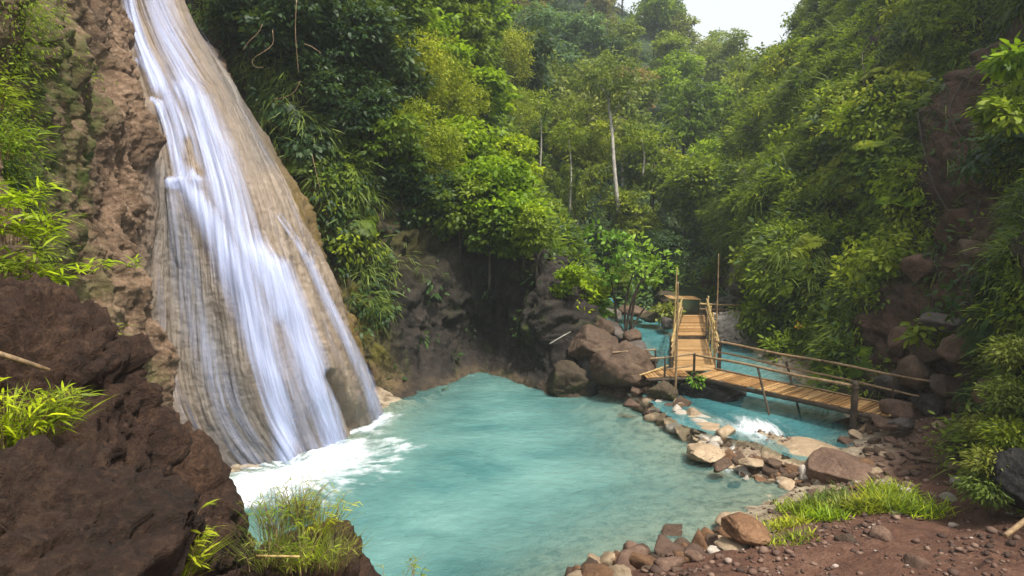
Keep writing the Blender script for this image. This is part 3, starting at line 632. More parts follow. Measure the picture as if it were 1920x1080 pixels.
for i in range(75):      # lower dam
    t = rng.random(); p = along([(1372, 884), (1420, 885), (1470, 895), (1535, 912)], t) + np.array([rng.normal() * 6, rng.normal() * 11])
    kind = rng.choice(['tan', 'tan', 'rust', 'pale', 'brown', 'purple']); stone(p[0], p[1] - 4, rng.uniform(9, 18), kind, 'flat tan stone heaped in the dam right of the cascade', 'stones of the dam right of the cascade')
for i in range(55):      # rubble on the right bank
    px, py = rng.uniform(1600, 1860), rng.uniform(795, 935)
    if rng.random() < .6: px = rng.normal(1650, 38); py = rng.normal(850, 30)
    kind = rng.choice(['tan', 'rust', 'purple', 'brown', 'purple']); stone(px, py, rng.uniform(5, 15), kind, 'pinkish tan rubble stone on the right bank below the bridge', 'rubble stones on the right bank')
for i in range(20):      # rubble by the grass
    px, py = rng.uniform(1540, 1720), rng.uniform(900, 945); stone(px, py, rng.uniform(6, 14), rng.choice(['tan', 'pale', 'rust', 'tan']), 'tan rubble stone between the wedge boulder and the grass', 'stones beside the grass patch')
for i in range(50):      # angular brown shore stones at the bottom
    t = rng.random(); p = along([(1075, 1090), (1130, 1062), (1190, 1045), (1260, 1035), (1330, 1012), (1390, 985)], t) + np.array([rng.normal() * 8, abs(rng.normal()) * 18 - 4])
    kind = rng.choice(['rust', 'brown', 'brown', 'tan', 'purple', 'rust']); stone(p[0], p[1], rng.uniform(13, 38) * (1 - .4 * t), kind, 'angular brown stone lining the near shore of the pool', 'angular stones on the near shore', flat=.85)
for i, (px, py, hw, kind, lab) in enumerate([(1250, 1036, 30, 'purple', 'biggest angular purple brown stone on the near shore'), (1140, 1055, 34, 'tan', 'angular stone with a pale pink top at the tip of the near shore'), (1258, 1000, 24, 'brown', 'dark angular stone sticking out over the water on the near shore'),
        (1340, 1030, 14, 'pale', 'white stone among the brown ones on the near shore'), (1375, 1020, 14, 'pale', 'white oval stone at the start of the dark soil'), (1588, 1012, 17, 'brown', 'lone round stone on the dark soil below the grass'),
        (1645, 1005, 22, 'purple', 'low reddish stone flush with the dark soil'), (1720, 1064, 22, 'purple', 'flat stone in the dirt near the bottom edge'), (1790, 905, 14, 'pale', 'white stone on the red soil by the right bank'), (1775, 935, 12, 'pale', 'white splinter stone below the white stone on the red soil')]):
    stone(px, py, hw, kind, lab, None, name='stone', flat=.7)
def heap():          # pale stone bank beyond the walkway
    r = np.random.default_rng(15); Vs, Fs, ts = [], [], []; nb = 0
    for i in range(150):
        px, py = r.uniform(1336, 1400), r.uniform(588, 642); g = at(px, py, 29.2 - (py - 590) / 50 * 1.9); V, Fc = rock_shape(3, 900 + i % 12, **ANG); s_ = r.uniform(.14, .27); a = r.uniform(0, 6.28)
        V = V * s_ * np.array([1.1, 1, .8]); V = V @ np.array([[math.cos(a), math.sin(a), 0], [-math.sin(a), math.cos(a), 0], [0, 0, 1]]) + g; Vs.append(V); Fs.append(Fc + nb); nb += len(V)
    tag(link('rubble', mesh_from('rubble', np.concatenate(Vs), np.concatenate(Fs), False), M_PALE), 'heap of white grey rubble on the bank beyond the walkway', 'rubble', kind='stuff')
heap()
boulder('rock_bank', 'grey rubble mound carrying the white stone heap beyond the walkway', 1370, 645, 29.6, 46, 48, 1.5, 130, M_GREYR, 5, cat='rock', tilt=0, **KB)
for i, (px, py, hw, hh, Y, lab) in enumerate([(1150, 588, 20, 12, 32.5, 'brown rock on the far bank of the stream under the saplings'), (1185, 583, 26, 12, 33, 'low brown rock on the far bank left of the walkway'), (1225, 592, 26, 14, 31.5, 'mossy rock on the far bank beside the walkway'),
        (1252, 606, 12, 13, 29.8, 'dark stone at the water left of the walkway'), (1345, 520, 30, 34, 38, 'grey rock face left of the pale streaked rock'), (1248, 560, 22, 14, 36, 'reddish rock behind the far bank')]):
    boulder('rock', lab, px, py, Y, hw, hh, .8, 140 + i, (M_GREYR, M_BOULDER, M_MOSSY)[i % 3], 4, cat='rock', **KB)
# gravel nobody could count
def gravel():
    r = np.random.default_rng(8); V0, F0 = ICO[3]; bm = bmesh.new(); bmesh.ops.create_icosphere(bm, subdivisions=1, radius=1)
    v = np.array([q.co[:] for q in bm.verts]); f = np.array([[q.index for q in g.verts] for g in bm.faces]); bm.free()
    n = 9500; P = np.stack([r.uniform(2, 12, n), r.uniform(7.5, 17.5, n)], 1); z, d1, d2 = terr(P); dn = fbm(np.stack([P[:, 0], P[:, 1], 0 * z], 1) * .9, 3, 50)
    ok = (np.minimum(d1, d2) > .0) & (dn > r.normal(-.02, .2, n)); P = P[ok]; z = z[ok]; n = len(P)
    s = r.gamma(1.9, .012, n) + .006; vv = v[None] * s[:, None, None] * r.uniform(.6, 1.3, (n, 1, 3)) * np.array([1, 1, .6]) * (1 + r.normal(0, .18, (n, 12, 1)))
    a = r.uniform(0, 6.28, n); c, s_ = np.cos(a), np.sin(a); R = np.stack([np.stack([c, -s_, 0 * c], 1), np.stack([s_, c, 0 * c], 1), np.stack([0 * c, 0 * c, 1 + 0 * c], 1)], 1)
    vv = np.einsum('nij,nkj->nki', R, vv) + np.stack([P[:, 0], P[:, 1], z + s * .3], 1)[:, None]
    ff = f[None] + (np.arange(n) * 12)[:, None, None]
    b = NB('gravel'); col = b.ramp(b.attr('t'), [(0, (.04, .024, .018)), (.5, (.12, .07, .052)), (.93, (.20, .13, .095)), (1, (.36, .30, .26))]); m = b.done(b.pbsdf(col, .85))
    o = link('gravel', mesh_from('gravel', vv.reshape(-1, 3), ff.reshape(-1, 3), False, attrs={'t': np.repeat(r.random(n) ** 1.3, 12)}), m)
    tag(o, 'small brown gravel and chips scattered over the red soil bank', 'gravel', kind='stuff')
gravel()
# ---- cascade between stream and pool
def cascade():
    n, m = 90, 70; rows = []
    top = [(1395, 800), (1440, 812)]; 
    L = [(1385, 783, UPL + .03), (1372, 812, .38), (1362, 838, .20), (1340, 872, -.02)]; R = [(1440, 790, UPL + .03), (1478, 822, .38), (1486, 840, .22), (1450, 872, -.02)]
    A = catmull(np.array([gz(*p) for p in L]), n); B = catmull(np.array([gz(*p) for p in R]), n); t = np.linspace(0, 1, m)[None, :, None]
    S = A[:, None] * (1 - t) + B[:, None] * t; uu = np.linspace(0, 1, m)[None] * np.ones((n, 1)); vv = np.linspace(0, 1, n)[:, None] * np.ones((1, m))
    S[..., 2] += .04 + .06 * fbm(np.stack([uu * 7, vv * 3.5, uu * 0], -1), 4, 70) + .05 * np.sin(vv * 9)
    d = sstep(0, .22, uu + .12 * noise3(np.stack([vv * 6, 0 * vv, 0 * vv], -1))) * sstep(1, .75, uu + .15 * noise3(np.stack([vv * 5, 3 + 0 * vv, 0 * vv], -1))) * sstep(-.02, .18, vv) * sstep(1.02, .75, vv)
    b = NB('white_water'); s = b.noise(b.tc('UV', (9, 3.2, 1)), 1, 6, .65, .8)
    a = b.g(b.math('ADD', b.math('MULTIPLY', b.attr('dens'), .75), b.math('MULTIPLY', b.math('SUBTRACT', s, .5), 3.2)), .12, 1.2, 0, .9)
    p = b.pbsdf((.74, .77, .78), .5, b.bump(s, .4, .08)); tr = b.n('ShaderNodeBsdfTransparent'); mx = b.n('ShaderNodeMixShader'); b.l(a, mx.inputs[0]); b.l(tr.outputs[0], mx.inputs[1]); b.l(p.outputs[0], mx.inputs[2])
    o = link('cascade', mesh_from('cascade', S.reshape(-1, 3), grid_faces(n, m), uv=np.stack([uu.ravel(), vv.ravel()], 1), attrs={'dens': d.ravel()}), b.done(mx))
    tag(o, 'short foaming white cascade spilling through the gap in the stone dam', 'cascade')
cascade()

# ================================================================== BRIDGE
class MB:
    def __init__(s): s.V = []; s.F = []
    def tube(s, pts, r, seg=8, nodes=0, wob=0, rnd=random.Random(1), cap=True):
        pts = [Vector(p) for p in pts]
        if nodes or wob:
            L = sum((b - a).length for a, b in zip(pts, pts[1:])); n = max(2, int(L / .09)); out = []
            A = np.array([p[:] for p in pts]); cum = np.concatenate([[0], np.cumsum(np.linalg.norm(np.diff(A, axis=0), axis=1))])
            tt = np.linspace(0, cum[-1], n + 1); A2 = np.stack([np.interp(tt, cum, A[:, k]) for k in range(3)], 1)
            ph = rnd.random() * 6; A2[:, 2] += np.sin(tt * 2.1 + ph) * wob; A2[:, 0] += np.sin(tt * 1.7 + ph * 2) * wob * .6
            pts = [Vector(p) for p in A2]
        n = len(pts); base = len(s.V); rr = r if isinstance(r, (list, tuple)) else (r, r)
        for i, p in enumerate(pts):
            t = (pts[min(i + 1, n - 1)] - pts[max(i - 1, 0)]).normalized(); a = t.orthogonal().normalized(); 
            if abs(t.z) < .9: a = t.cross(Vector((0, 0, 1))).normalized()
            b = t.cross(a); R = rr[0] + (rr[1] - rr[0]) * i / max(1, n - 1)
            if nodes and i % nodes == 0: R *= 1.16
            for k in range(seg): an = 2 * math.pi * k / seg; q = p + (a * math.cos(an) + b * math.sin(an)) * R; s.V.append(q[:])
        for i in range(n - 1):
            for k in range(seg): s.F.append((base + i * seg + k, base + i * seg + (k + 1) % seg, base + (i + 1) * seg + (k + 1) % seg, base + (i + 1) * seg + k))
        if cap:
            for e, row in ((0, 0), (1, n - 1)):
                c = len(s.V); s.V.append(pts[row][:])
                for k in range(seg):
                    a, b = base + row * seg + k, base + row * seg + (k + 1) % seg; s.F.append((c, b, a, c) if e == 0 else (c, a, b, c))
        return s
    def box(s, c, ax, ay, az):
        c, ax, ay, az = map(lambda q: np.array(q, float), (c, ax, ay, az)); b = len(s.V)
        for i in (-1, 1):
            for j in (-1, 1):
                for k in (-1, 1): s.V.append(tuple(c + ax * i + ay * j + az * k))
        for f in ((0, 1, 3, 2), (4, 6, 7, 5), (0, 4, 5, 1), (2, 3, 7, 6), (0, 2, 6, 4), (1, 5, 7, 3)): s.F.append(tuple(b + q for q in f))
        return s
    def build(s, name, mat, parent=None, smooth=True):
        me = bpy.data.meshes.new(name); fs = [tuple(dict.fromkeys(f)) for f in s.F]
        o0 = Vector(parent.location) if parent is not None else Vector((0, 0, 0))
        me.from_pydata([tuple(Vector(v) - o0) for v in s.V], [], fs); me.update()
        if smooth: me.polygons.foreach_set('use_smooth', np.ones(len(me.polygons), bool))
        return link(name, me, mat, parent)
def bamboo_mat(name, c0, c1, c2, rough=.55):
    b = NB(name); v = b.tc('Object'); n1 = b.noise(v, 2.2, 5, .6); n2 = b.noise(v, 25, 5, .7); n3 = b.noise(v, 7, 5, .7)
    col = b.ramp(b.math('ADD', b.math('MULTIPLY', n1, .5), b.math('MULTIPLY', n3, .5)), [(.35, c0), (.5, c1), (.66, c2)])
    col = b.mix(b.g(n2, .35, .55, .6, 0), col, tuple(x * .4 for x in c0))
    return b.done(b.pbsdf(col, rough, b.bump(n2, .3, .01), .3))
def deck_mat(name, c0, c1, c2):
    b = NB(name); g = b.n('ShaderNodeNewGeometry'); v = b.tc('Object'); n2 = b.noise(v, 12, 5, .7); n3 = b.noise(v, 2, 4, .6)
    f = b.math('ADD', b.math('MULTIPLY', g.outputs['Random Per Island'], .55), b.math('MULTIPLY', n3, .45))
    col = b.ramp(f, [(.15, c0), (.5, c1), (.85, c2)]); col = b.mix(b.g(n2, .35, .6, .5, 0), col, tuple(x * .5 for x in c0))
    return b.done(b.pbsdf(col, .6, b.bump(n2, .3, .01), .3))
W_DECK = deck_mat('bamboo_slats', (.14, .07, .022), (.34, .18, .062), (.52, .32, .14)); W_RAIL = bamboo_mat('weathered_bamboo', (.13, .085, .045), (.26, .17, .09), (.40, .28, .16))
W_DARK = bamboo_mat('dark_wood', (.03, .022, .016), (.07, .05, .034), (.12, .09, .06), .75); W_YEL = bamboo_mat('yellow_bamboo', (.24, .16, .05), (.42, .30, .12), (.55, .42, .22))
W_MAT = deck_mat('bamboo_mat', (.22, .12, .04), (.38, .22, .085), (.50, .32, .15))
rb = random.Random(4)
def slat_deck(mb, A, B, wid_dir, wid, step, th_=.018, jit=.04, gap=.2):
    A, B = Vector(A), Vector(B); L = (B - A).length; d = (B - A).normalized(); wd = Vector(wid_dir).normalized(); n = int(L / step); up = Vector((0, 0, 1))
    for i in range(n):
        c = A + d * (i + .5) * step + wd * (wid / 2 + rb.uniform(-jit, jit)) + up * rb.uniform(-.006, .006); a = rb.uniform(-.025, .025)
        wv = (wd + d * a).normalized()
        mb.box(c, d * step * (1 - gap) / 2, wv * (wid / 2 + rb.uniform(0, jit)), up * th_ / 2)
DZ = 1.02
def v3(px, py, z): return Vector(gz(px, py, z))
A0 = v3(1302, 704, DZ); B0 = v3(1672, 783, DZ - .05); dm = (B0 - A0).normalized(); wn = Vector((0, 0, 1)).cross(dm).normalized(); WID = 1.05
bridge = empty('footbridge', (A0 + B0) / 2); tag(bridge, 'bamboo footbridge with slatted deck and pole handrails slanting to the right bank', 'bridge')
mb = MB(); slat_deck(mb, A0, B0, wn, WID, .105); mb.build('deck', W_DECK, bridge, False)
MB().tube([A0 + Vector((0, 0, -.07)), B0 + dm * .25 + Vector((0, 0, -.08))], .062, 8, 6, .008).build('beam', W_DARK, bridge)
MB().tube([A0 + wn * WID + Vector((0, 0, -.07)), B0 + wn * WID + dm * .1 + Vector((0, 0, -.08))], .055, 8, 6, .008).build('beam', W_DARK, bridge)
MB().tube([A0 + wn * .5 + Vector((0, 0, -.07)), B0 + wn * .5 + Vector((0, 0, -.08))], .05, 8, 6, .008).build('beam', W_DARK, bridge)
MB().tube([A0 + wn * (WID + .02) + Vector((0, 0, .035)), A0 + dm * ((B0 - A0).length * .88) + wn * (WID + .02) + Vector((0, 0, .035))], .026, 8, 5, .01).build('kerb_pole', W_RAIL, bridge)
MB().tube([B0 - dm * .05 + Vector((0, 0, .03)), B0 - dm * .05 + wn * WID + Vector((0, 0, .03))], .028, 8, 4).build('end_pole', W_YEL, bridge)
LB = (B0 - A0).length; POSTP = A0 + dm * (LB * .845) - wn * .07
zb = th(POSTP.x, POSTP.y)
MB().tube([(POSTP.x, POSTP.y, UPL - .5), (POSTP.x, POSTP.y, DZ + .68)], (.085, .075), 10, 7, .006).build('post', W_DARK, bridge)
RL = .66
MB().tube([A0 - wn * .03 + Vector((0, 0, -.12)), A0 - wn * .03 + Vector((0, 0, RL))], .035, 8, 4).build('post', W_DARK, bridge)
MB().tube([A0 - wn * .03 + Vector((0, 0, RL - .03)), POSTP + Vector((0, 0, .58))], (.034, .04), 8, 5, .014).build('handrail', W_RAIL, bridge)
Bf = A0 + dm * (LB * 1.04) + wn * (WID + .05)
MB().tube([A0 - dm * .05 + wn * (WID + .05) + Vector((0, 0, RL + .2)), Bf + dm * .25 + Vector((0, 0, RL + .10))], (.034, .03), 8, 5, .014).build('handrail', W_RAIL, bridge)
MB().tube([A0 + dm * .1 + wn * (WID + .05) + Vector((0, 0, RL - .1)), Bf + Vector((0, 0, RL - .3))], (.03, .027), 8, 5, .012).build('handrail', W_RAIL, bridge)
for f, hgt in ((.03, .9), (.93, .72)):
    q = A0 + dm * (LB * f) + wn * (WID + .05); MB().tube([q + Vector((0, 0, -.3)), q + Vector((0, 0, hgt))], .03, 8, 4).build('post', W_DARK, bridge)
for f, s_, off in ((.40, 0, -.05), (.44, 1, WID + .07)):     # slanting braces standing in the stream
    q = A0 + dm * (LB * f) + wn * off; e = q + dm * .55 + Vector((0, 0, -1.15)) - wn * .25
    MB().tube([q + Vector((0, 0, .62)) - dm * .16, e], .032, 8, 5, .01).build('brace', W_DARK, bridge)
for j in (0, 1): # log ends
    q = B0 - dm * (.36 + .2 * j) + Vector((0, 0, -.16)) - wn * .05; MB().tube([q + wn * .7, q - wn * .25 + Vector((0, 0, -.28))], .062, 10, 0).build('log', W_RAIL, bridge)
def lash(o, q, r, axis):
    mbl = MB(); ax = Vector(axis).normalized(); a = ax.orthogonal().normalized(); b_ = ax.cross(a)
    for k in (-1, 0, 1):
        mbl.tube([q + ax * k * .016 + (a * math.cos(t) + b_ * math.sin(t)) * r for t in np.linspace(0, 2 * math.pi, 11)], .008, 5, cap=False)
    mbl.build('lashing', W_DARK, o)
lash(bridge, A0 - wn * .03 + Vector((0, 0, RL - .05)), .047, (0, 0, 1)); lash(bridge, POSTP + Vector((0, 0, .56)), .09, (0, 0, 1))
for f in (.3, .6): lash(bridge, A0 + dm * (LB * f) + wn * (WID + .05) + Vector((0, 0, RL + .2 - .1 * f)), .042, dm)
# landing with the short left deck
C0 = v3(1212, 708, DZ - .04); dl = (A0 - C0).normalized(); wl = Vector((0, 0, 1)).cross(dl).normalized()
land = empty('bridge_landing', (A0 + C0) / 2); tag(land, 'slatted bamboo landing left of the footbridge where the walkway meets it', 'landing')
mb = MB(); slat_deck(mb, C0, A0 - dl * .02 + Vector((0, 0, .004)), wl, 1.0, .10); mb.build('deck', W_DECK, land, False)
MB().tube([C0 + Vector((0, 0, -.07)), A0 + Vector((0, 0, -.075))], .055, 8, 5, .006).build('beam', W_DARK, land)
MB().tube([C0 + wl * .95 + Vector((0, 0, -.07)), A0 + wl * .95 + Vector((0, 0, -.075))], .05, 8, 5, .006).build('beam', W_DARK, land)
p1 = C0 + dl * ((A0 - C0).length * .38)
MB().tube([p1 + Vector((0, 0, -.2)), p1 + Vector((0, 0, .60))], .03, 8, 4).build('post', W_DARK, land)
p2 = p1 + wl * 1.0
MB().tube([p2 + Vector((0, 0, -.2)), p2 + Vector((0, 0, .62))], .03, 8, 4).build('post', W_DARK, land)
MB().tube([p1 - dl * .45 + Vector((0, 0, .56)), p1 + Vector((0, 0, .56)), A0 - wn * .03 + Vector((0, 0, RL - .02))], .026, 8, 5, .006).build('handrail', W_RAIL, land)
MB().tube([p1 + Vector((0, 0, .20)), A0 - wn * .03 + Vector((0, 0, .30))], .02, 8, 5, .006).build('handrail', W_RAIL, land)
MB().tube([p2 - dl * 1.35 + Vector((0, 0, .56)), p2 + Vector((0, 0, .60))], .026, 8, 5, .008).build('handrail', W_RAIL, land)
MB().tube([C0 + wl * .2 + Vector((-.15, 0, .02)), C0 + wl * .9 + dl * .9 + Vector((0, 0, .12))], .025, 8, 5, .008).build('loose_pole', W_YEL, land)
q = v3(1266, 746, UPL); MB().tube([q + Vector((0, 0, -.3)), q + Vector((0, 0, 3.35))], (.036, .022), 8, 5, .01).build('tall_pole', W_RAIL, land)
# walkway running away from the camera
way = empty('walkway', v3(1298, 640, 1.0)); tag(way, 'plank walkway running away over the stream from the landing, with high bamboo rails', 'walkway')
e = [v3(1262, 696, 1.035), v3(1342, 694, 1.035), v3(1269, 629, 1.03), v3(1322, 629, 1.03), v3(1269, 629, 1.18), v3(1322, 629, 1.18), v3(1281, 591, 1.18), v3(1321, 591, 1.18)]
e[0] = e[0] + Vector((0, .0, 0)); 
def lane(a, b, c, d, step, mat, nm):
    mb = MB(); n = int((c - a).length / step)
    for i in range(n):
        t = (i + .5) / n; l = a.lerp(c, t); r_ = b.lerp(d, t); wv = (r_ - l); mb.box((l + r_) / 2 + Vector((rb.uniform(-.02, .02), 0, rb.uniform(-.004, .004))), wv / 2, Vector((0, (c - a).length / n * .46, 0)), Vector((0, 0, .012)))
    return mb.build(nm, mat, way, False)
lane(e[0], e[1], e[2], e[3], .085, W_MAT, 'deck'); lane(e[4], e[5], e[6], e[7], .085, W_DECK, 'deck')
mb = MB(); mb.box((e[4] + e[5]) / 2 + Vector((0, -.03, -.09)), (e[5] - e[4]) / 2, (0, .02, 0), (0, 0, .065)); mb.build('step_riser', W_DARK, way, False)
for a, c, zz in ((e[0], e[2], -.09), (e[1], e[3], -.09), (e[4], e[6], -.09), (e[5], e[7], -.09)): MB().tube([a + Vector((0, 0, zz)), c + Vector((0, 0, zz))], .06, 8, 6).build('beam', W_DARK, way)
for side, (a, c, k) in enumerate(((e[0], e[6], -1), (e[1], e[7], 1))):
    o_ = Vector((.08 * k, 0, 0)); a2 = a.lerp(c, .05)
    for hgt, r_, m_ in ((.78, .035, W_YEL), (.42, .028, W_RAIL), (.62, .024, W_YEL)): MB().tube([a2 + o_ + Vector((0, 0, hgt)), c + o_ * (1 if hgt > .6 else .5) + Vector((0, 0, hgt - .05))], r_, 8, 5, .01).build('handrail', m_, way)
    for t in (.08, .3, .5, .72, .95):
        q = a.lerp(c, t) + o_ * 1.2; MB().tube([q + Vector((0, 0, -.8)), q + Vector((rb.uniform(-.04, .04), 0, 0.84 + rb.uniform(0, .14)))], .035, 8, 4).build('post', W_YEL if t > .2 else W_DARK, way)
q = e[0].lerp(e[2], .45) + Vector((-.12, 0, 0)); MB().tube([q + Vector((0, 0, -1)), q + Vector((.12, 0, 2.9))], (.045, .018), 8, 5, .012).build('tall_pole', W_YEL, way)
q = e[1].lerp(e[3], .35) + Vector((.13, 0, 0)); MB().tube([q + Vector((0, 0, -1)), q + Vector((0, 0, 3.35))], (.042, .015), 8, 5, .012).build('tall_pole', W_RAIL, way)
# far platform and rail
plat = empty('platform', at(1285, 558, 33)); tag(plat, 'small bamboo platform on poles behind the far end of the walkway', 'platform')
a, b = Vector(at(1256, 560, 33)), Vector(at(1318, 562, 32.8)); d_ = (b - a).normalized(); mb = MB(); slat_deck(mb, a, b, Vector((0, 1, .0)), 1.3, .10); mb.build('platform_top', W_MAT, plat, False)
for t in (.06, .94):
    q = a.lerp(b, t); MB().tube([q + Vector((0, .1, .02)), q + Vector((0, .1, -.9))], .025, 8, 4).build('leg', W_RAIL, plat)
rail = empty('pole_fence', at(1350, 572, 31)); tag(rail, 'long horizontal bamboo rail on short posts behind the white stone heap', 'fence')
a, b = Vector(at(1312, 570, 31)), Vector(at(1396, 573, 31)); MB().tube([a, b], .05, 8, 5, .01).build('rail', W_YEL, rail); MB().tube([a + Vector((0, 0, -.22)), b + Vector((0, 0, -.25))], .04, 8, 5, .01).build('rail', W_RAIL, rail)
for t in (.05, .3, .55, .8):
    q = a.lerp(b, t); MB().tube([q + Vector((0, 0, .1)), q + Vector((0, 0, -.7))], .035, 8, 4).build('post', W_DARK, rail)
# fallen wood
def wood(name, pts, r, label, cat='branch', mat=W_RAIL):
    o = MB().tube([Vector(p) for p in pts], r, 8, 0, .012).build(name, mat); tag(o, label, cat); return o
wood('log', [at(1885, 1003, 8.6), at(1935, 968, 8.9)], (.035, .04), 'cut grey pole end lying on the dirt at the right edge', 'log')
wood('branch', [at(-30, 655, 4.3), at(40, 675, 4.4), at(92, 692, 4.5)], (.022, .012), 'bare dry branch poking out over the left boulder')
wood('stick', [at(243, 792, 5.6), at(252, 826, 5.6)], (.007, .006), 'short straw coloured stick stuck on the foreground boulder', 'stick', W_YEL)
wood('stick', [at(480, 1043, 4.9), at(560, 1046, 4.8)], (.010, .008), 'dry tan stick lying in the grass on the ledge', 'stick', W_YEL)
# ================================================================== VEGETATION
def leaf_mat(name, c0, c1, c2, trans=.35, rough=.5, hue=.02):
    b = NB(name); oi = b.n('ShaderNodeObjectInfo'); t = b.attr('t')
    col = b.ramp(t, [(0, c0), (.5, c1), (1, c2)])
    hv = b.n('ShaderNodeHueSaturation'); b.l(b.g(oi.outputs['Random'], 0, 1, .5 - hue, .5 + hue), hv.inputs['Hue']); b.l(b.g(oi.outputs['Random'], 0, 1, 1.22, .74), hv.inputs['Value']); b.l(col, hv.inputs['Color'])
    p = b.pbsdf(hv.outputs[0], rough, None, .25); tl = b.n('ShaderNodeBsdfTranslucent'); b.l(b.mix(.35, hv.outputs[0], (.30, .42, .02)), tl.inputs[0])
    mx = b.n('ShaderNodeMixShader'); mx.inputs[0].default_value = trans; b.l(p.outputs[0], mx.inputs[1]); b.l(tl.outputs[0], mx.inputs[2]); return b.done(mx)
L_BRIGHT = leaf_mat('bright_leaf', (.08, .14, .004), (.25, .37, .007), (.50, .62, .012), .5)
L_MID = leaf_mat('green_leaf', (.036, .066, .006), (.14, .20, .013), (.33, .41, .022), .46)
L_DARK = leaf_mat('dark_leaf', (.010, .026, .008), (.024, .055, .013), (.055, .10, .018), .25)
L_OLIVE = leaf_mat('olive_leaf', (.06, .075, .012), (.16, .20, .028), (.31, .35, .055), .40, hue=.03)
L_YEL = leaf_mat('yellow_green_leaf', (.085, .12, .008), (.24, .30, .015), (.46, .50, .03), .46)
L_FRESH = leaf_mat('fresh_leaf', (.10, .20, .015), (.20, .36, .03), (.36, .52, .06), .42)
L_RUST = leaf_mat('rusty_leaf', (.10, .07, .02), (.22, .16, .04), (.34, .24, .07), .35)
L_BLUE = leaf_mat('haze_blue_leaf', (.035, .075, .034), (.09, .17, .062), (.19, .30, .10), .38)  # blue of the distance haze is put into this leaf colour
B_DARK = bamboo_mat('dark_bark', (.025, .02, .015), (.06, .045, .032), (.10, .08, .06), .9)
B_PALE = bamboo_mat('pale_bark', (.20, .18, .15), (.42, .39, .34), (.62, .58, .52), .8)

def nrm(a): return a / (np.linalg.norm(a, axis=-1, keepdims=True) + 1e-9)
TPL = np.array([[0, 0, 0], [.33, .5, .16], [.72, .36, .02], [1, 0, -.06], [.72, -.36, -.02], [.33, -.5, .04]])
TQ = np.array([[0, 1, 5], [1, 2, 4], [1, 4, 5], [2, 3, 4]])
def leaf_geo(P, D, U, L, W, t, bend=.15):
    """P base, D direction, U leaf normal hint, L length, W width; returns V, F, t"""
    n = len(P); D = nrm(D); S = nrm(np.cross(U, D)); N = np.cross(D, S); L = np.broadcast_to(L, n); W = np.broadcast_to(W, n)
    x = TPL[None, :, 0] * L[:, None]; y = TPL[None, :, 1] * W[:, None]; z = TPL[None, :, 2] * W[:, None] - bend * (TPL[None, :, 0] ** 2) * L[:, None]
    V = P[:, None] + D[:, None] * x[..., None] + S[:, None] * y[..., None] + N[:, None] * z[..., None]
    Fc = TQ[None] + (np.arange(n) * 6)[:, None, None]
    return V.reshape(-1, 3), Fc.reshape(-1, 3), np.repeat(np.clip(t, 0, 1), 6)
def rdir(r, n): return nrm(r.normal(size=(n, 3)))
def crown_geo(seed, lobes, nclump, per, L, W, flat=.45, spread=.5, droop=.35, up=.7):
    """lobes: (x,y,z,rx,ry,rz); clumps sit towards lobe surfaces, each clump a loose flat spray of leaves"""
    r = np.random.default_rng(seed); lobes = np.array(lobes, float); wt = lobes[:, 3] * lobes[:, 4]; wt /= wt.sum()
    li = r.choice(len(lobes), nclump, p=wt); d = rdir(r, nclump); rad_ = r.uniform(.35, 1.0, nclump) ** .45
    keep_n = noise3(d * 1.7 + lobes[li][:, :3] * .3 + seed, seed); rad_ *= np.where(keep_n < -.18, .55, 1.0) * (1 + .5 * keep_n)
    C = lobes[li, :3] + d * lobes[li, 3:] * rad_[:, None]
    out = d * np.array([1, 1, .5]); k = per
    cs = r.uniform(.6, 1.3, nclump); tc = r.uniform(.15, .75, nclump)
    O = nrm(out + r.normal(0, .4, (nclump, 3)))
    Pl = rdir(r, nclump * k) * (r.random(nclump * k) ** .5)[:, None] * np.array([1, 1, flat]) * spread * np.repeat(cs, k)[:, None]
    P = np.repeat(C, k, 0) + Pl
    D = nrm(nrm(Pl) * .8 + np.repeat(O, k, 0) * .7 + r.normal(0, .35, (len(P), 3)) - np.array([0, 0, droop]))
    U = nrm(np.array([0, 0, up]) + np.repeat(O, k, 0) * .35 + r.normal(0, .45, (len(P), 3)))
    return leaf_geo(P, D, U, L * r.uniform(.6, 1.3, len(P)), W * r.uniform(.7, 1.2, len(P)), np.repeat(tc, k) + r.uniform(-.25, .25, len(P))) + (C,)
def trunk_mb(base, top, r0, r1, limbs, rnd, bow=.3):
    mb = MB(); base, top = Vector(base), Vector(top); n = 7; pts = []; off = Vector((rnd.uniform(-1, 1), rnd.uniform(-1, 1), 0)) * bow
    for i in range(n + 1): t = i / n; pts.append(base.lerp(top, t) + off * math.sin(t * math.pi) * (1 + .3 * math.sin(t * 9)))
    mb.tube(pts, (r0, r1), 7, 0, 0, rnd)
    for c in limbs:
        t = rnd.uniform(.45, .95); s = pts[0].lerp(pts[-1], 0); i = int(t * n); s = pts[i].lerp(pts[min(i + 1, n)], t * n - i); c = Vector(c); m = s.lerp(c, .5) + Vector((0, 0, (c - s).length * .12))
        mb.tube([s, m, c], (r1 * .8 + (r0 - r1) * (1 - t) * .5, r1 * .25), 5, 0, 0, rnd, False)
    return mb
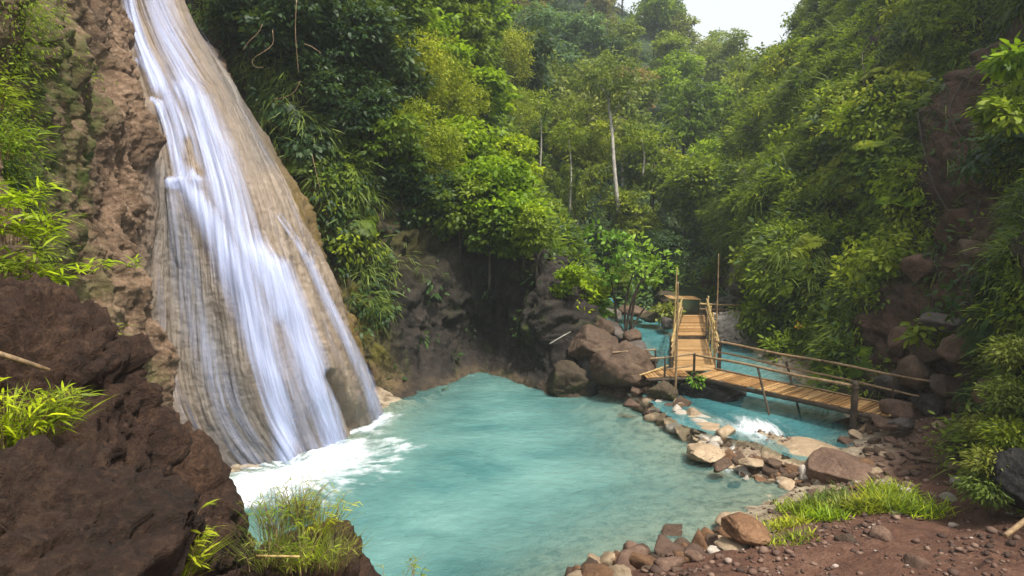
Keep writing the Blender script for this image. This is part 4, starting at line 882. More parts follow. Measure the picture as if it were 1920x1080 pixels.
def tree_proto(name, seed, lobes, nclump, per, L, W, lm, bm_, h, r0=.12, nl=10, **kw):
    """meshes (crown, trunk) built around the tree's base at the origin"""
    V, Fc, t, C = crown_geo(seed, lobes, nclump, per, L, W, **kw); rnd = random.Random(seed)
    cm = mesh_from('crown', V, Fc, True, {'t': t}); cm.materials.append(lm)
    sel = [C[i] * np.array([.8, .8, .95]) for i in np.random.default_rng(seed).choice(len(C), nl, replace=False)]
    mb = trunk_mb((0, 0, -.8), (lobes[0][0], lobes[0][1], h), r0, r0 * .3, sel, rnd); tm = bpy.data.meshes.new('trunk'); tm.from_pydata(mb.V, [], [tuple(dict.fromkeys(f)) for f in mb.F]); tm.update()
    tm.polygons.foreach_set('use_smooth', np.ones(len(tm.polygons), bool)); tm.materials.append(bm_); return cm, tm
def put_tree(name, proto, loc, s, rz, label, cat='tree', group=None, tilt=(0, 0)):
    o = empty(name, loc); o.scale = (s, s, s) if not isinstance(s, tuple) else s; o.rotation_euler = (tilt[0], tilt[1], rz); tag(o, label, cat, group)
    for nm, me in zip(('crown', 'trunk'), proto):
        if me is not None: c = bpy.data.objects.new(nm, me); COL.objects.link(c); c.parent = o
    return o
R = np.random.default_rng(77)
def lobes_round(r, n=6, R0=2.4, h=6, fl=.75):
    out = [(0, 0, h, R0 * .8, R0 * .8, R0 * fl)]
    for i in range(n):
        a = r.uniform(0, 6.28); d = R0 * r.uniform(.4, .8); q = R0 * r.uniform(.35, .6); out.append((math.cos(a) * d, math.sin(a) * d, h + r.uniform(-.9, .8) * R0 * fl, q, q, q * .8))
    return out
MATS = {'bright': L_BRIGHT, 'mid': L_MID, 'dark': L_DARK, 'olive': L_OLIVE, 'yellow': L_YEL, 'rust': L_RUST, 'blue': L_BLUE}
FARP = {}
for key, seeds in (('mid', (1, 2)), ('olive', (3, 4)), ('blue', (5, 6)), ('dark', (7,)), ('yellow', (8, 9)), ('rust', (10,)), ('bright', (11,))):
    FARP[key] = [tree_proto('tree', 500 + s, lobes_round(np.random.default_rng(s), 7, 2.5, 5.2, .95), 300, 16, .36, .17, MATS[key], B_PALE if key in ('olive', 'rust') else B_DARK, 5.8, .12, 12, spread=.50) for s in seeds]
# feathery drooping bamboo clumps
def bamboo_proto(seed, mat, n=14, h=8, leaf=.30, per=110):
    r = np.random.default_rng(seed); rnd = random.Random(seed); mb = MB(); Ps = []; Ds = []; ts = []
    for i in range(n):
        a = r.uniform(0, 6.28); lean = r.uniform(.15, .42) * h; hh = h * r.uniform(.7, 1.05); b0 = np.array([math.cos(a), math.sin(a), 0]) * r.uniform(.1, .5)
        tt = np.linspace(0, 1, 12); pts = b0 + np.stack([math.cos(a) * lean * tt ** 2.2, math.sin(a) * lean * tt ** 2.2, hh * (tt - .22 * tt ** 4)], 1)
        mb.tube([tuple(p) for p in pts], (.05, .008), 5, 0, 0, rnd, False); tc = r.uniform(.2, .75)
        k = r.uniform(.28, 1, per) ** .8; P = np.stack([np.interp(k, tt, pts[:, j]) for j in range(3)], 1); br = rdir(r, per) * np.array([1, 1, .5]); rr = r.uniform(.1, 1.0, per) * (1.15 - .6 * k)
        for m in range(5):
            Q = P + br * (rr * (m + 1) / 5)[:, None] - np.array([0, 0, .35]) * ((rr * (m + 1) / 5) ** 2)[:, None] + r.normal(0, .05, (per, 3)); Ps.append(Q); Ds.append(nrm(br * .5 + r.normal(0, .5, (per, 3)) - np.array([0, 0, .9]))); ts.append(np.full(per, tc) + r.uniform(-.25, .25, per))
    P, D, t = map(np.concatenate, (Ps, Ds, ts)); V, Fc, t = leaf_geo(P, D, nrm(r.normal(size=P.shape) + np.array([0, 0, .5])), leaf * r.uniform(.6, 1.2, len(P)), leaf * .24, t)
    cm = mesh_from('foliage', V, Fc, True, {'t': t}); cm.materials.append(mat); tm = bpy.data.meshes.new('culms'); tm.from_pydata(mb.V, [], [tuple(dict.fromkeys(f)) for f in mb.F]); tm.materials.append(B_PALE if seed % 2 else W_RAIL); return cm, tm
BAMB = [bamboo_proto(31, L_MID), bamboo_proto(32, L_OLIVE), bamboo_proto(33, L_BLUE)]
# ---- forest on the far slopes
far_list = []
def zone_of(px, py):
    if py < 130 and px < 1230: return 'high on the far slope'
    if py < 170 and px >= 1230: return 'on the ridge below the sky'
    if py < 300: return 'halfway up the far slope'
    return 'low on the far slope'
KLAB = {'mid': 'mid green broadleaf tree', 'olive': 'olive green pale barked tree', 'blue': 'hazy bluish green tree', 'dark': 'dark green shaded tree', 'yellow': 'yellow green leafy tree', 'rust': 'tree with rusty yellow crown', 'bright': 'bright green tree', 'bamboo': 'feathery drooping bamboo clump'}
for Y0, st, sc in ((36, 3.6, .62), (39.5, 3.6, .72), (43.5, 3.9, .8), (48, 4.2, .9), (53.5, 4.6, 1.0), (60, 5.2, 1.1), (68, 5.8, 1.2), (78, 6.2, 1.25), (90, 6.6, 1.3), (104, 7.0, 1.35), (118, 7.2, 1.4), (128, 7.0, 1.45)):
    for x in np.arange(-.16 * Y0, .52 * Y0, st):
        x = x + R.uniform(-.35, .35) * st; y = Y0 + R.uniform(-.4, .4) * 5; z = float(hz(np.array([x]), np.array([y]))[0])
        if y < 60: z = th(x, y)
        s = sc * R.uniform(.75, 1.2); px, py, _ = project(np.array([x, y, z + 5.4 * s]))
        if py < -160 or px < 820 or px > 1640: continue
        if y < 46 and (px > 1420 or px < 1000): continue
        if y < 42 and px > 1120 and px < 1420: s *= .6
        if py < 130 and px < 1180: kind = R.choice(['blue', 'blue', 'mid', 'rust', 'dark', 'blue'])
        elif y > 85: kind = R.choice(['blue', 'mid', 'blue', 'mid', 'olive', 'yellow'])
        elif 980 < px < 1240 and py < 300: kind = R.choice(['olive', 'yellow', 'olive', 'rust', 'mid'])
        elif px > 1200 and py < 330: kind = R.choice(['bright', 'mid', 'yellow', 'mid', 'bright'])
        elif px < 1130: kind = R.choice(['bamboo', 'blue', 'bamboo', 'dark', 'mid'])
        else: kind = R.choice(['mid', 'dark', 'olive', 'bamboo', 'mid', 'dark'])
        far_list.append((float(px), float(py), kind, x, y, z, s))
cnt = {}
far_list.sort(key=lambda q: q[0])
for px, py, kind, x, y, z, s in far_list: cnt[(kind, zone_of(px, py))] = cnt.get((kind, zone_of(px, py)), 0) + 1
ORD = ['first', 'second', 'third', 'fourth', 'fifth', 'sixth', 'seventh', 'eighth', 'ninth', 'tenth', 'eleventh', 'twelfth', 'thirteenth', 'fourteenth', 'fifteenth', 'sixteenth', 'seventeenth', 'eighteenth', 'nineteenth', 'twentieth']
seen = {}
for px, py, kind, x, y, z, s in far_list:
    k = (kind, zone_of(px, py)); i = seen.get(k, 0); seen[k] = i + 1
    lab = f"{KLAB[kind]} {k[1]}" + (f", {ORD[min(i, 19)]} from left" if cnt[k] > 1 else '')
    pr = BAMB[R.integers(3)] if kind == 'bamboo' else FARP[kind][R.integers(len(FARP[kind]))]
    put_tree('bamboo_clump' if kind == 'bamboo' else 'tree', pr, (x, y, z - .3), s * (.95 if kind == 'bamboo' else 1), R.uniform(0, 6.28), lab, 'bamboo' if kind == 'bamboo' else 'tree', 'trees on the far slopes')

# ---- generic leafy cover of a rock surface (nobody could count it)
def cover(S, N, PXs, PYs, mask, n, per, L, W, seed, droop, outw=.6, spread=.25, tint=(.2, .8), curl=.25, patch=1.3, thr=.0, dscale=True):
    r = np.random.default_rng(seed); P = S.reshape(-1, 3); Nn = N.reshape(-1, 3)
    vis = ((PXs > -60) & (PXs < 1980) & (PYs > -60) & (PYs < 1140)).ravel()
    du = np.linalg.norm(np.cross(np.gradient(S, axis=0), np.gradient(S, axis=1)), axis=-1).ravel()
    pn = fbm(P * patch * .5, 4, seed); wgt = np.clip(mask.ravel(), 0, 1) * vis * du * (sstep(thr - .12, thr + .18, pn)) / (np.maximum(np.linalg.norm(P - CAM, axis=1), 4) ** 1.3)
    idx = r.choice(len(P), n, p=wgt / wgt.sum()); A = P[idx] + r.normal(0, .12, (n, 3)); An = Nn[idx]
    tc = np.clip(.5 + pn[idx] * .8 + r.uniform(-.25, .25, n), *tint); sc = r.uniform(.6, 1.35, n)
    T = nrm(r.normal(size=(n * per, 3))); Ar = np.repeat(A, per, 0); Anr = np.repeat(An, per, 0); scr = np.repeat(sc, per)
    D = nrm(Anr * outw + T * .75 - np.array([0, 0, 1]) * droop); off = r.random((n * per, 1)) * spread * scr[:, None]
    P0 = Ar + Anr * .04 + D * off + T * spread * .35 * scr[:, None]
    U = nrm(Anr * .5 + np.array([0, 0, .8]) + r.normal(0, .35, D.shape))
    k_ = np.repeat(np.clip(np.linalg.norm(A - CAM, axis=1) / 21, .5, 1.5), per) if dscale else 1.0
    V, Fc, t = leaf_geo(P0, D, U, L * k_ * scr * r.uniform(.6, 1.2, len(D)), W * k_ * scr * r.uniform(.7, 1.2, len(D)), np.repeat(tc, per) + r.uniform(-.2, .2, len(D)), curl)
    return V, Fc, t
def cover_obj(name, label, cat, mat, *a, **k):
    V, Fc, t = cover(*a, **k); o = link(name, mesh_from(name, V, Fc, True, {'t': t}), mat); tag(o, label, cat, kind='stuff'); return o
bare = np.clip(redC * 2.1 + greyC * 1.6, 0, 1)
g3 = (1 - bare) * sstep(-.2, 1.2, S3d[..., 2] - .4)
litR = sstep(1150, 1300, PX3)
lowband = sstep(820, 700, PY3)
cover_obj('undergrowth', 'dense small leaved green undergrowth covering the right valley side', 'undergrowth', L_MID, S3d, N3, PX3, PY3, g3 * litR, 12500, 9, .17, .068, 1, .45, thr=.03)
cover_obj('creeper_cover', 'yellow green creepers hanging in patches over the right valley side', 'creepers', L_YEL, S3d, N3, PX3, PY3, g3 * litR * (1 - .5 * sstep(560, 700, PY3)), 12500, 9, .17, .055, 2, .75, thr=.04, patch=1.0)
cover_obj('hanging_grass', 'long drooping grass hanging down the right valley side', 'grass', L_OLIVE, S3d, N3, PX3, PY3, np.clip(g3 + .04 * redC, 0, 1), 6500, 12, .50, .022, 3, .7, thr=.0, curl=.5)
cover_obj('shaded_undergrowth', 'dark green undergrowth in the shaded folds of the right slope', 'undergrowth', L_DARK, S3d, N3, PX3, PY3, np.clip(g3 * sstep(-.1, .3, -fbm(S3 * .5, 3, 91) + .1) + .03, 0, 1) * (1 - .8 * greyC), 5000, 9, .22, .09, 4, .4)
up2 = np.clip(sstep(30, -60, PY2 - np.interp(PX2, [300, 560, 640, 740, 800, 860, 960, 1040, 1100], [-80, 0, 150, 290, 380, 450, 470, 490, 540])), 0, 1)
left2 = strand(PX2, PY2, [(420, 30, 40), (520, 120, 60), (600, 260, 60), (660, 420, 50), (690, 560, 40)], 60)
cover_obj('undergrowth', 'green undergrowth on the slope above the dark cliff', 'undergrowth', L_MID, S2d, N2, PX2, PY2, up2, 8500, 9, .22, .09, 11, .35, thr=-.25)
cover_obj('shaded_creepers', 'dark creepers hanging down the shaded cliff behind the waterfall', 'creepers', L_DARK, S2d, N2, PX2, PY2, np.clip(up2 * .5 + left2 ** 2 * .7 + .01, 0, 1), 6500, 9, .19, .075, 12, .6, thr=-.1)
cover_obj('hanging_grass', 'thin olive grass and ferns hanging over the shaded cliff edge', 'grass', L_OLIVE, S2d, N2, PX2, PY2, np.clip(up2 * sstep(900, 640, PX2) + left2 * .5, 0, 1), 2600, 10, .42, .025, 13, .6, curl=.5)
mA = np.maximum.reduce([strand(PX, PY, [(-30, 0, 35), (-20, 150, 45), (-10, 300, 45), (0, 450, 45), (30, 540, 40)], 60), .25 * strand(PX, PY, [(80, 30, 60), (110, 150, 40)], 50)])
cover_obj('moss_and_fern_cover', 'dark green fern and moss cover at the left edge of the rock wall', 'undergrowth', L_MID, S1d, N1, PX, PY, mA ** 2.5 * (1 - apron), 1300, 9, .11, .04, 21, .5, thr=.02)
cover_obj('hanging_grass', 'fine grass hanging on the left rock wall', 'grass', L_DARK, S1d, N1, PX, PY, mA ** 3 * (1 - apron), 700, 10, .22, .014, 22, .7, curl=.6, thr=.05)

ax = np.linspace(-25, 70, 260); ay = np.linspace(30.5, 135, 300); S4 = np.stack(np.meshgrid(ax, ay, indexing='ij') + [np.zeros((260, 300))], -1); S4[..., 2] = terr(S4[..., :2].reshape(-1, 2))[0].reshape(260, 300); N4 = normals(S4); N4 = N4 * np.sign(N4[..., 2:]); PX4, PY4, _ = project(S4)
m4 = sstep(31, 33, S4[..., 1]) * (sdf(S4[..., :2].reshape(-1, 2), STREAM).reshape(260, 300) > .8) * (1 - (np.abs(PX4 - 1318) < 70) * (S4[..., 1] < 38))
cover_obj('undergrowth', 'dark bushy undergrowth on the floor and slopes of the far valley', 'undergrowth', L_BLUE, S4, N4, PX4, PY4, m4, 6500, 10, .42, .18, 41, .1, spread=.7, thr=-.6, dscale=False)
cover_obj('undergrowth', 'low green plants between the trunks on the far slope', 'undergrowth', L_MID, S4, N4, PX4, PY4, m4, 4500, 10, .36, .13, 42, .1, spread=.7, thr=-.3, dscale=False)
# ---- shrubs and ferns one can point at on the slopes
def shrub_geo(seed, mat, n=60, per=12, L=.16, W=.075, R0=.7):
    lob = [(0, 0, .35, R0, R0, R0 * .7)] + [(math.cos(a) * R0 * .6, math.sin(a) * R0 * .6, .3, R0 * .5, R0 * .5, R0 * .4) for a in (seed, seed + 2, seed + 4)]
    V, Fc, t, C = crown_geo(seed, lob, n, per, L, W, spread=.28, droop=.45); me = mesh_from('shrub', V, Fc, True, {'t': t}); me.materials.append(mat); return me
def fern_geo(seed, mat, fronds=13, Lf=.9):
    r = np.random.default_rng(seed); Ps, Ds, Us, Ls, ts = [], [], [], [], []
    for i in range(fronds):
        a = r.uniform(0, 6.28); el = r.uniform(.25, 1.1); n = 16; t = np.linspace(.12, 1, n); ln = Lf * r.uniform(.7, 1.15)
        hx = np.array([math.cos(a), math.sin(a), 0]); pts = hx * (t * ln * math.cos(el))[:, None] + np.array([0, 0, 1]) * (t * ln * math.sin(el) - .55 * ln * t ** 2)[:, None]; sd = np.cross(hx, [0, 0, 1]); tc = r.uniform(.2, .85)
        for sg in (-1, 1):
            Ps.append(pts); Ds.append(np.tile(sd * sg + hx * .5 + np.array([0, 0, -.15]), (n, 1)) + r.normal(0, .08, (n, 3))); Us.append(np.tile([0, 0, 1.], (n, 1)) + hx * .2); Ls.append(ln * .34 * np.sin(np.pi * np.clip(t * .86 + .1, 0, 1))); ts.append(np.full(n, tc) + r.uniform(-.12, .12, n))
    P, D, U, L_, t = map(np.concatenate, (Ps, Ds, Us, Ls, ts)); V, Fc, t = leaf_geo(P, D, nrm(U), L_, np.maximum(L_ * .26, .02), t); me = mesh_from('fern', V, Fc, True, {'t': t}); me.materials.append(mat); return me
SHR = {k: [shrub_geo(s, m) for s in (1, 2, 3)] for k, m in (('yellow green', L_YEL), ('mid green', L_MID), ('dark green', L_DARK), ('bright green', L_BRIGHT), ('olive', L_OLIVE))}
FER = {k: [fern_geo(s, m) for s in (4, 5)] for k, m in (('yellow green', L_YEL), ('mid green', L_MID), ('bright green', L_BRIGHT), ('dark green', L_DARK))}
def near_vertex(PXs, PYs, px, py): return np.unravel_index(np.argmin((PXs - px) ** 2 + (PYs - py) ** 2), PXs.shape)
def place_on(S, N, PXs, PYs, px, py, kind, col, s, label, group=None, up_=.45):
    i = near_vertex(PXs, PYs, px, py); me = (SHR if kind == 'shrub' else FER)[col]; me = me[R.integers(len(me))]
    o = bpy.data.objects.new(kind, me); COL.objects.link(o); n = Vector(N[i]) * (1 - up_) + Vector((0, 0, up_)); o.rotation_mode = 'QUATERNION'
    o.rotation_quaternion = n.to_track_quat('Z', 'Y') @ Matrix.Rotation(R.uniform(0, 6.28), 3, 'Z').to_quaternion(); o.location = tuple(S[i] - N[i] * .1); o.scale = (s, s, s * R.uniform(.8, 1.1)); tag(o, label, kind, group); return o
def region_R(px, py):
    v = 'high' if py < 180 else 'midway' if py < 420 else 'low'
    h = 'on the far end of the right slope' if px < 1500 else 'on the middle of the right slope' if px < 1680 else 'on the near end of the right slope'
    return f'{v} {h}'
items = []
for _ in range(4000):
    if len(items) >= 175: break
    px, py = R.uniform(1385, 1915), R.uniform(10, 780)
    i = near_vertex(PX3, PY3, px, py)
    if abs(PX3[i] - px) > 12 or abs(PY3[i] - py) > 12 or bare[i] > .35 + R.random() * .2 or S3d[i][2] < 1.0: continue
    dd = S3d[i][1]; 
    if any((px - a[0]) ** 2 + (py - a[1]) ** 2 < (560 / dd) ** 2 for a in items): continue
    kind = 'fern' if R.random() < .55 else 'shrub'
    col = R.choice(['yellow green', 'yellow green', 'mid green', 'bright green'] if (px < 1720 and py < 600) else ['mid green', 'dark green', 'yellow green'])
    items.append((px, py, kind, col, dd))
items.sort(key=lambda a: a[0]); cn = {}
for a in items: k = (a[2], a[3], region_R(a[0], a[1])); cn[k] = cn.get(k, 0) + 1
sn = {}
for px, py, kind, col, dd in items:
    k = (kind, col, region_R(px, py)); i = sn.get(k, 0); sn[k] = i + 1
    place_on(S3d, N3, PX3, PY3, px, py, kind, col, R.uniform(.7, 1.25) * (1 + dd * .012), f'{col} {kind} {k[2]}' + (f', {ORD[min(i, 19)]} from left' if cn[k] > 1 else ''), 'ferns and shrubs on the right valley side', .35)
# slope left of centre
items = []
for _ in range(3000):
    if len(items) >= 70: break
    px, py = R.uniform(440, 1060), R.uniform(5, 500); i = near_vertex(PX2, PY2, px, py)
    if abs(PX2[i] - px) > 12 or abs(PY2[i] - py) > 12 or max(up2[i], left2[i] * .6) < .4: continue
    if any((px - a[0]) ** 2 + (py - a[1]) ** 2 < 34 ** 2 for a in items): continue
    items.append((px, py, 'fern' if R.random() < .5 else 'shrub', R.choice(['dark green', 'dark green', 'mid green'] if px < 640 else ['mid green', 'bright green', 'yellow green'])))
def region_L(px, py): return ('high' if py < 170 else 'midway' if py < 330 else 'low') + (' on the dark slope beside the waterfall' if px < 640 else ' on the leafy slope above the dark cliff' if px < 860 else ' on the leafy shoulder by the valley')
items.sort(key=lambda a: a[0]); cn = {}; sn = {}
for a in items: k = (a[2], a[3], region_L(a[0], a[1])); cn[k] = cn.get(k, 0) + 1
for px, py, kind, col in items:
    k = (kind, col, region_L(px, py)); i = sn.get(k, 0); sn[k] = i + 1
    place_on(S2d, N2, PX2, PY2, px, py, kind, col, R.uniform(.8, 1.4), f'{col} {kind} {k[2]}' + (f', {ORD[min(i, 19)]} from left' if cn[k] > 1 else ''), 'ferns and shrubs above the dark cliff', .4)

# ---- trees over the dark cliff
def near_tree(seed, mat, bark, lob, ncl, per, L, W, h, r0=.09, **kw): return tree_proto('tree', seed, lob, ncl, per, L, W, mat, bark, h, r0, 9, **kw)
BR1 = near_tree(71, L_BRIGHT, B_DARK, lobes_round(np.random.default_rng(21), 7, 1.5, 2.4, .8), 300, 14, .24, .14, 2.4, spread=.34, flat=.25)
BR2 = near_tree(72, L_BRIGHT, B_DARK, lobes_round(np.random.default_rng(22), 6, 1.3, 2.0, .9), 240, 14, .24, .14, 2.0, spread=.32, flat=.25)
MD1 = near_tree(73, L_MID, B_DARK, lobes_round(np.random.default_rng(23), 7, 1.5, 2.2, .8), 300, 14, .24, .12, 2.2, spread=.34, flat=.3)
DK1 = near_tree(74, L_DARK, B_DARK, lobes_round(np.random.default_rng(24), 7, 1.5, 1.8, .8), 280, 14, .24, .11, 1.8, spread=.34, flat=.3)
FE1 = near_tree(75, L_YEL, B_PALE, lobes_round(np.random.default_rng(25), 7, 1.6, 2.6, .9), 480, 18, .13, .045, 2.6, spread=.36, flat=.5)
def tree_at(px, py, proto, s, label, S=S2, PXs=PX2, PYs=PY2, up_=1.0, dx=0, out=.4, tilt=(0, 0), hh=2.2, Nn=N2):
    """stand a tree on the slope so that its crown comes near (px,py)"""
    i = near_vertex(PXs, PYs, px, py + 0); b = S[i]; k = hh * s * F / b[1]
    i = near_vertex(PXs, PYs, px, py + k * .8); b = S[i] + Nn[i] * out; return put_tree('tree', proto, b, s, R.uniform(0, 6.28), label, tilt=tilt)
for px, py, pr, s, lab in [
    (930, 405, BR1, .95, 'bright green broad leaved tree reaching out over the right end of the dark cliff'), (880, 330, BR1, 1.05, 'bright green tree in the middle of the leafy slope, largest of the bright ones'), (960, 320, BR2, .9, 'bright green tree at the right rim of the leafy slope'),
    (850, 420, MD1, .9, 'mid green tree hanging low over the dark cave wall'), (790, 380, DK1, .8, 'dark green tree overhanging the left of the cave wall'), (925, 455, MD1, .7, 'small green tree drooping over the rim of the cave'), (985, 450, BR2, .6, 'small bright tree beside the leaning trunk'),
    (830, 240, FE1, 1.0, 'feathery yellow green tree on the leafy slope'), (780, 330, FE1, .95, 'feathery yellow green tree left of the largest bright tree'), (900, 215, BR2, 1.1, 'bright tree in the upper leafy slope, near the valley'), (760, 200, FE1, 1.0, 'feathery tree high on the leafy slope'),
    (700, 300, MD1, .85, 'mid green tree at the dark edge of the leafy slope'), (700, 130, DK1, 1.1, 'dark tree high right of the waterfall'), (790, 110, BR1, 1.1, 'bright green tree at the top of the leafy slope'), (860, 130, MD1, 1.2, 'mid green tree at the top of the leafy slope'),
    (640, 60, DK1, 1.0, 'dark tree at the top edge between waterfall and leafy slope'), (560, 40, DK1, 1.0, 'dark overhanging tree right of the top of the waterfall'), (480, 20, DK1, .75, 'small dark tree leaning over the top of the waterfall'), (720, 30, MD1, 1.1, 'green tree cut by the top edge above the leafy slope'),
    (820, 30, MD1, 1.3, 'large green tree at the top edge left of the far valley'), (900, 50, BR2, 1.4, 'light green tree at the top edge beside the hazy far forest'), (940, 160, FE1, 1.3, 'feathery tree at the valley rim of the leafy slope'), (970, 250, FE1, 1.0, 'feathery light tree right of the bright cluster'),
    (730, 330, DK1, .65, 'small dark tree left of the overhanging trees'), (660, 200, DK1, .8, 'dark leafy tree on the shaded slope'), (600, 150, DK1, .7, 'dark leafy tree above the hanging roots'), (1010, 470, MD1, .55, 'small mid green tree at the foot of the leaning trunk'), (1050, 540, BR2, .42, 'small bright shrub like tree behind the end of the cliff')]:
    tree_at(px, py, pr, s, lab)
# leaning trunk, pale slender tree, saplings
def bare_trunk(name, pts, r0, r1, mat, label, parts=None):
    e_ = empty(name, pts[0]); tag(e_, label, 'tree'); mb = MB(); mb.tube(catmull(np.array(pts), 10).tolist(), (r0, r1), 8, 0, 0); mb.build('trunk', mat, e_); return e_
o = bare_trunk('tree', [at(1068, 562, 26.5), at(1045, 515, 26.6), at(1020, 460, 26.8), at(990, 405, 27.2)], .17, .09, W_RAIL, 'leaning pale brown trunk with leafy top rising from the end of the dark cliff')
V, Fc, t, C = crown_geo(301, [tuple(np.array(at(975, 385, 27.2)) - np.array(o.location)) + (1.0, .9, .7)], 70, 14, .22, .12); link('crown', mesh_from('crown', V, Fc, True, {'t': t}), L_BRIGHT, o)
o = bare_trunk('tree', [at(1160, 398, 44), at(1152, 320, 44), at(1147, 240, 44.3), at(1140, 180, 44.6), at(1150, 150, 44.8)], .15, .05, B_PALE, 'tall slender tree with a white trunk in front of the far slope')
mb = MB()
for tt in ((1147, 220, 1185, 165), (1142, 190, 1110, 150), (1149, 250, 1175, 225)): mb.tube([at(tt[0], tt[1], 44.4), at((tt[0] + tt[2]) / 2, tt[1] - 30, 44.3), at(tt[2], tt[3], 44.2)], (.06, .02), 6)
mb.build('limb', B_PALE, o)
V, Fc, t, C = crown_geo(302, [tuple(np.array(at(a, b_, 44.5)) - np.array(o.location)) + (r_, r_, r_ * .7) for a, b_, r_ in ((1150, 135, 1.8), (1185, 160, 1.3), (1112, 150, 1.3), (1150, 180, 1.0))], 170, 12, .26, .12, spread=.4); link('crown', mesh_from('crown', V, Fc, True, {'t': t}), L_OLIVE, o)
for i, (px, y0, y1, Y) in enumerate(((1068, 400, 250, 43), (1072, 300, 205, 47), (1012, 330, 190, 46), (1205, 330, 260, 46))):
    o = bare_trunk('tree', [at(px, y0, Y), at(px + 3, (y0 + y1) / 2, Y), at(px - 2, y1, Y)], .07, .03, B_PALE, ['thin pale stem left of the white trunk, lower one', 'thin pale stem left of the white trunk, higher one', 'thin pale stem in the bamboo beside the leafy shoulder', 'thin pale stem right of the white trunk'][i])
    V, Fc, t, C = crown_geo(310 + i, [tuple(np.array(at(px - 2, y1, Y)) - np.array(o.location)) + (1.1, 1.1, .8)], 60, 12, .22, .10); link('crown', mesh_from('crown', V, Fc, True, {'t': t}), L_YEL, o)
def sapling(stems, lobes, label, mat, seed, ncl, Y):
    b0 = at(*stems[0][0]); o = empty('sapling', b0); tag(o, label, 'sapling'); mb = MB()
    for st in stems: mb.tube(catmull(np.array([at(*p) for p in st]), 8).tolist(), (.055, .02), 7)
    mb.build('trunk', B_DARK, o)
    V, Fc, t, C = crown_geo(seed, [tuple(np.array(at(a, b_, Y)) - b0) + (r_ * Y / F, r_ * Y / F, q_ * Y / F) for a, b_, r_, q_ in lobes], ncl, 8, .20, .115, spread=.20, droop=-.15, flat=.6)
    link('crown', mesh_from('crown', V, Fc, True, {'t': t}), mat, o)
sapling([[(1157, 632, 24.4), (1152, 560, 24.4), (1140, 500, 24.4)]], [(1143, 475, 40, 34), (1125, 440, 26, 18), (1165, 455, 26, 22), (1112, 420, 10, 10), (1150, 515, 26, 16)], 'left sapling with a straight dark stem and fresh green leaves on the rock pile', L_FRESH, 401, 42, 24.4)
sapling([[(1174, 632, 24.0), (1172, 570, 24), (1190, 500, 24)], [(1172, 630, 24), (1186, 560, 24), (1215, 500, 24)], [(1176, 634, 24), (1200, 590, 24), (1214, 572, 24)], [(1180, 625, 24), (1196, 540, 24), (1236, 500, 24)]],
        [(1215, 490, 44, 30), (1250, 490, 24, 20), (1190, 462, 28, 22), (1235, 520, 24, 14), (1195, 520, 22, 14)], 'right sapling clump with several splayed stems beside the tall bridge pole', L_FRESH, 402, 50, 24)
def bush(px, py, Y, r_, mat, label, seed, n=60, L=.2, W=.11, name='bush'):
    b0 = at(px, py, Y); k = Y / F; V, Fc, t, C = crown_geo(seed, [(0, 0, 0, r_ * k, r_ * k, r_ * k * .75)], n, 10, L, W, spread=.25); o = link(name, mesh_from(name, V, Fc, True, {'t': t}), mat, loc=b0); tag(o, label, 'bush')
bush(1095, 535, 25, 44, L_BRIGHT, 'bright green bush between the leaning trunk and the saplings', 410, 90)
bush(1080, 575, 24.2, 28, L_BRIGHT, 'small bright bush growing on the end of the dark cliff', 411, 50)
bush(1122, 575, 25.5, 22, L_FRESH, 'light green bush at the foot of the left sapling', 412, 34)
bush(1250, 585, 31, 24, L_OLIVE, 'olive bush on the far bank beside the walkway', 413, 50)
bush(1340, 545, 38, 30, L_MID, 'green bush behind the bamboo platform', 414, 60)
bush(1305, 715, 19.2, 12, L_FRESH, 'tiny fresh green plant growing on the rock island', 415, 10, .12, .07)
# hanging roots and vines
def vine(pts, r_, label, mat=W_RAIL, cat='root', name='hanging_root'):
    A = catmull(np.array([at(*p) for p in pts]), 14); tag(MB().tube(A.tolist(), (r_, r_ * .5), 6).build(name, mat), label, cat)
vine([(492, 45, 20), (485, 60, 20), (465, 80, 20), (455, 95, 20)], .012, 'pale root hanging right of the waterfall top, leftmost one', W_RAIL)
vine([(511, 56, 20), (510, 85, 20), (475, 110, 19.8), (478, 125, 19.8), (494, 126, 19.8)], .012, 'pale root with a hooked lower end', W_RAIL)
vine([(563, 152, 20.5), (552, 172, 20.5), (535, 182, 20.5), (512, 186, 20.5)], .012, 'pale curved root below the hooked one', W_RAIL)
vine([(570, 82, 20.5), (585, 88, 20.5), (602, 100, 20.5)], .014, 'short pale broken branch right of the hanging roots', W_RAIL)
vine([(556, 0, 21), (554, 60, 21), (560, 140, 21)], .014, 'thin straight vine hanging from the top edge', W_RAIL, 'vine', 'vine')
vine([(585, 290, 20.5), (592, 320, 20.4), (600, 355, 20.3)], .012, 'dead pale stem on the slope right of the waterfall', W_RAIL)
vine([(1030, 645, 20.9), (1055, 630, 20.9), (1070, 622, 21.2)], .02, 'grey twig leaning on the rocks at the end of the cliff', B_PALE)

for i, (px, y0, y1, Y) in enumerate(((1838, 130, 420, 0), (1760, 250, 520, 0), (1640, 60, 300, 0), (1690, 330, 560, 0), (1480, 430, 640, 0), (1575, 420, 640, 0), (1330, 380, 520, 0))):
    q = [S3d[near_vertex(PX3, PY3, px + 6 * math.sin(k * 2.1 + i), y0 + (y1 - y0) * k / 5)] + np.array([-.35, -.45, 0]) for k in range(6)]
    tag(MB().tube(catmull(np.array(q), 14).tolist(), (.03, .015), 6).build('vine', B_DARK), ['brown vine hanging down the upper edge of the reddish scar', 'brown vine hanging left of the reddish scar', 'brown vine high on the middle of the right slope', 'brown vine dropping to the rubble above the handrail', 'brown vine near the far end of the right slope', 'brown vine above the middle of the footbridge', 'dark vine on the rocks behind the platform'][i], 'vine')
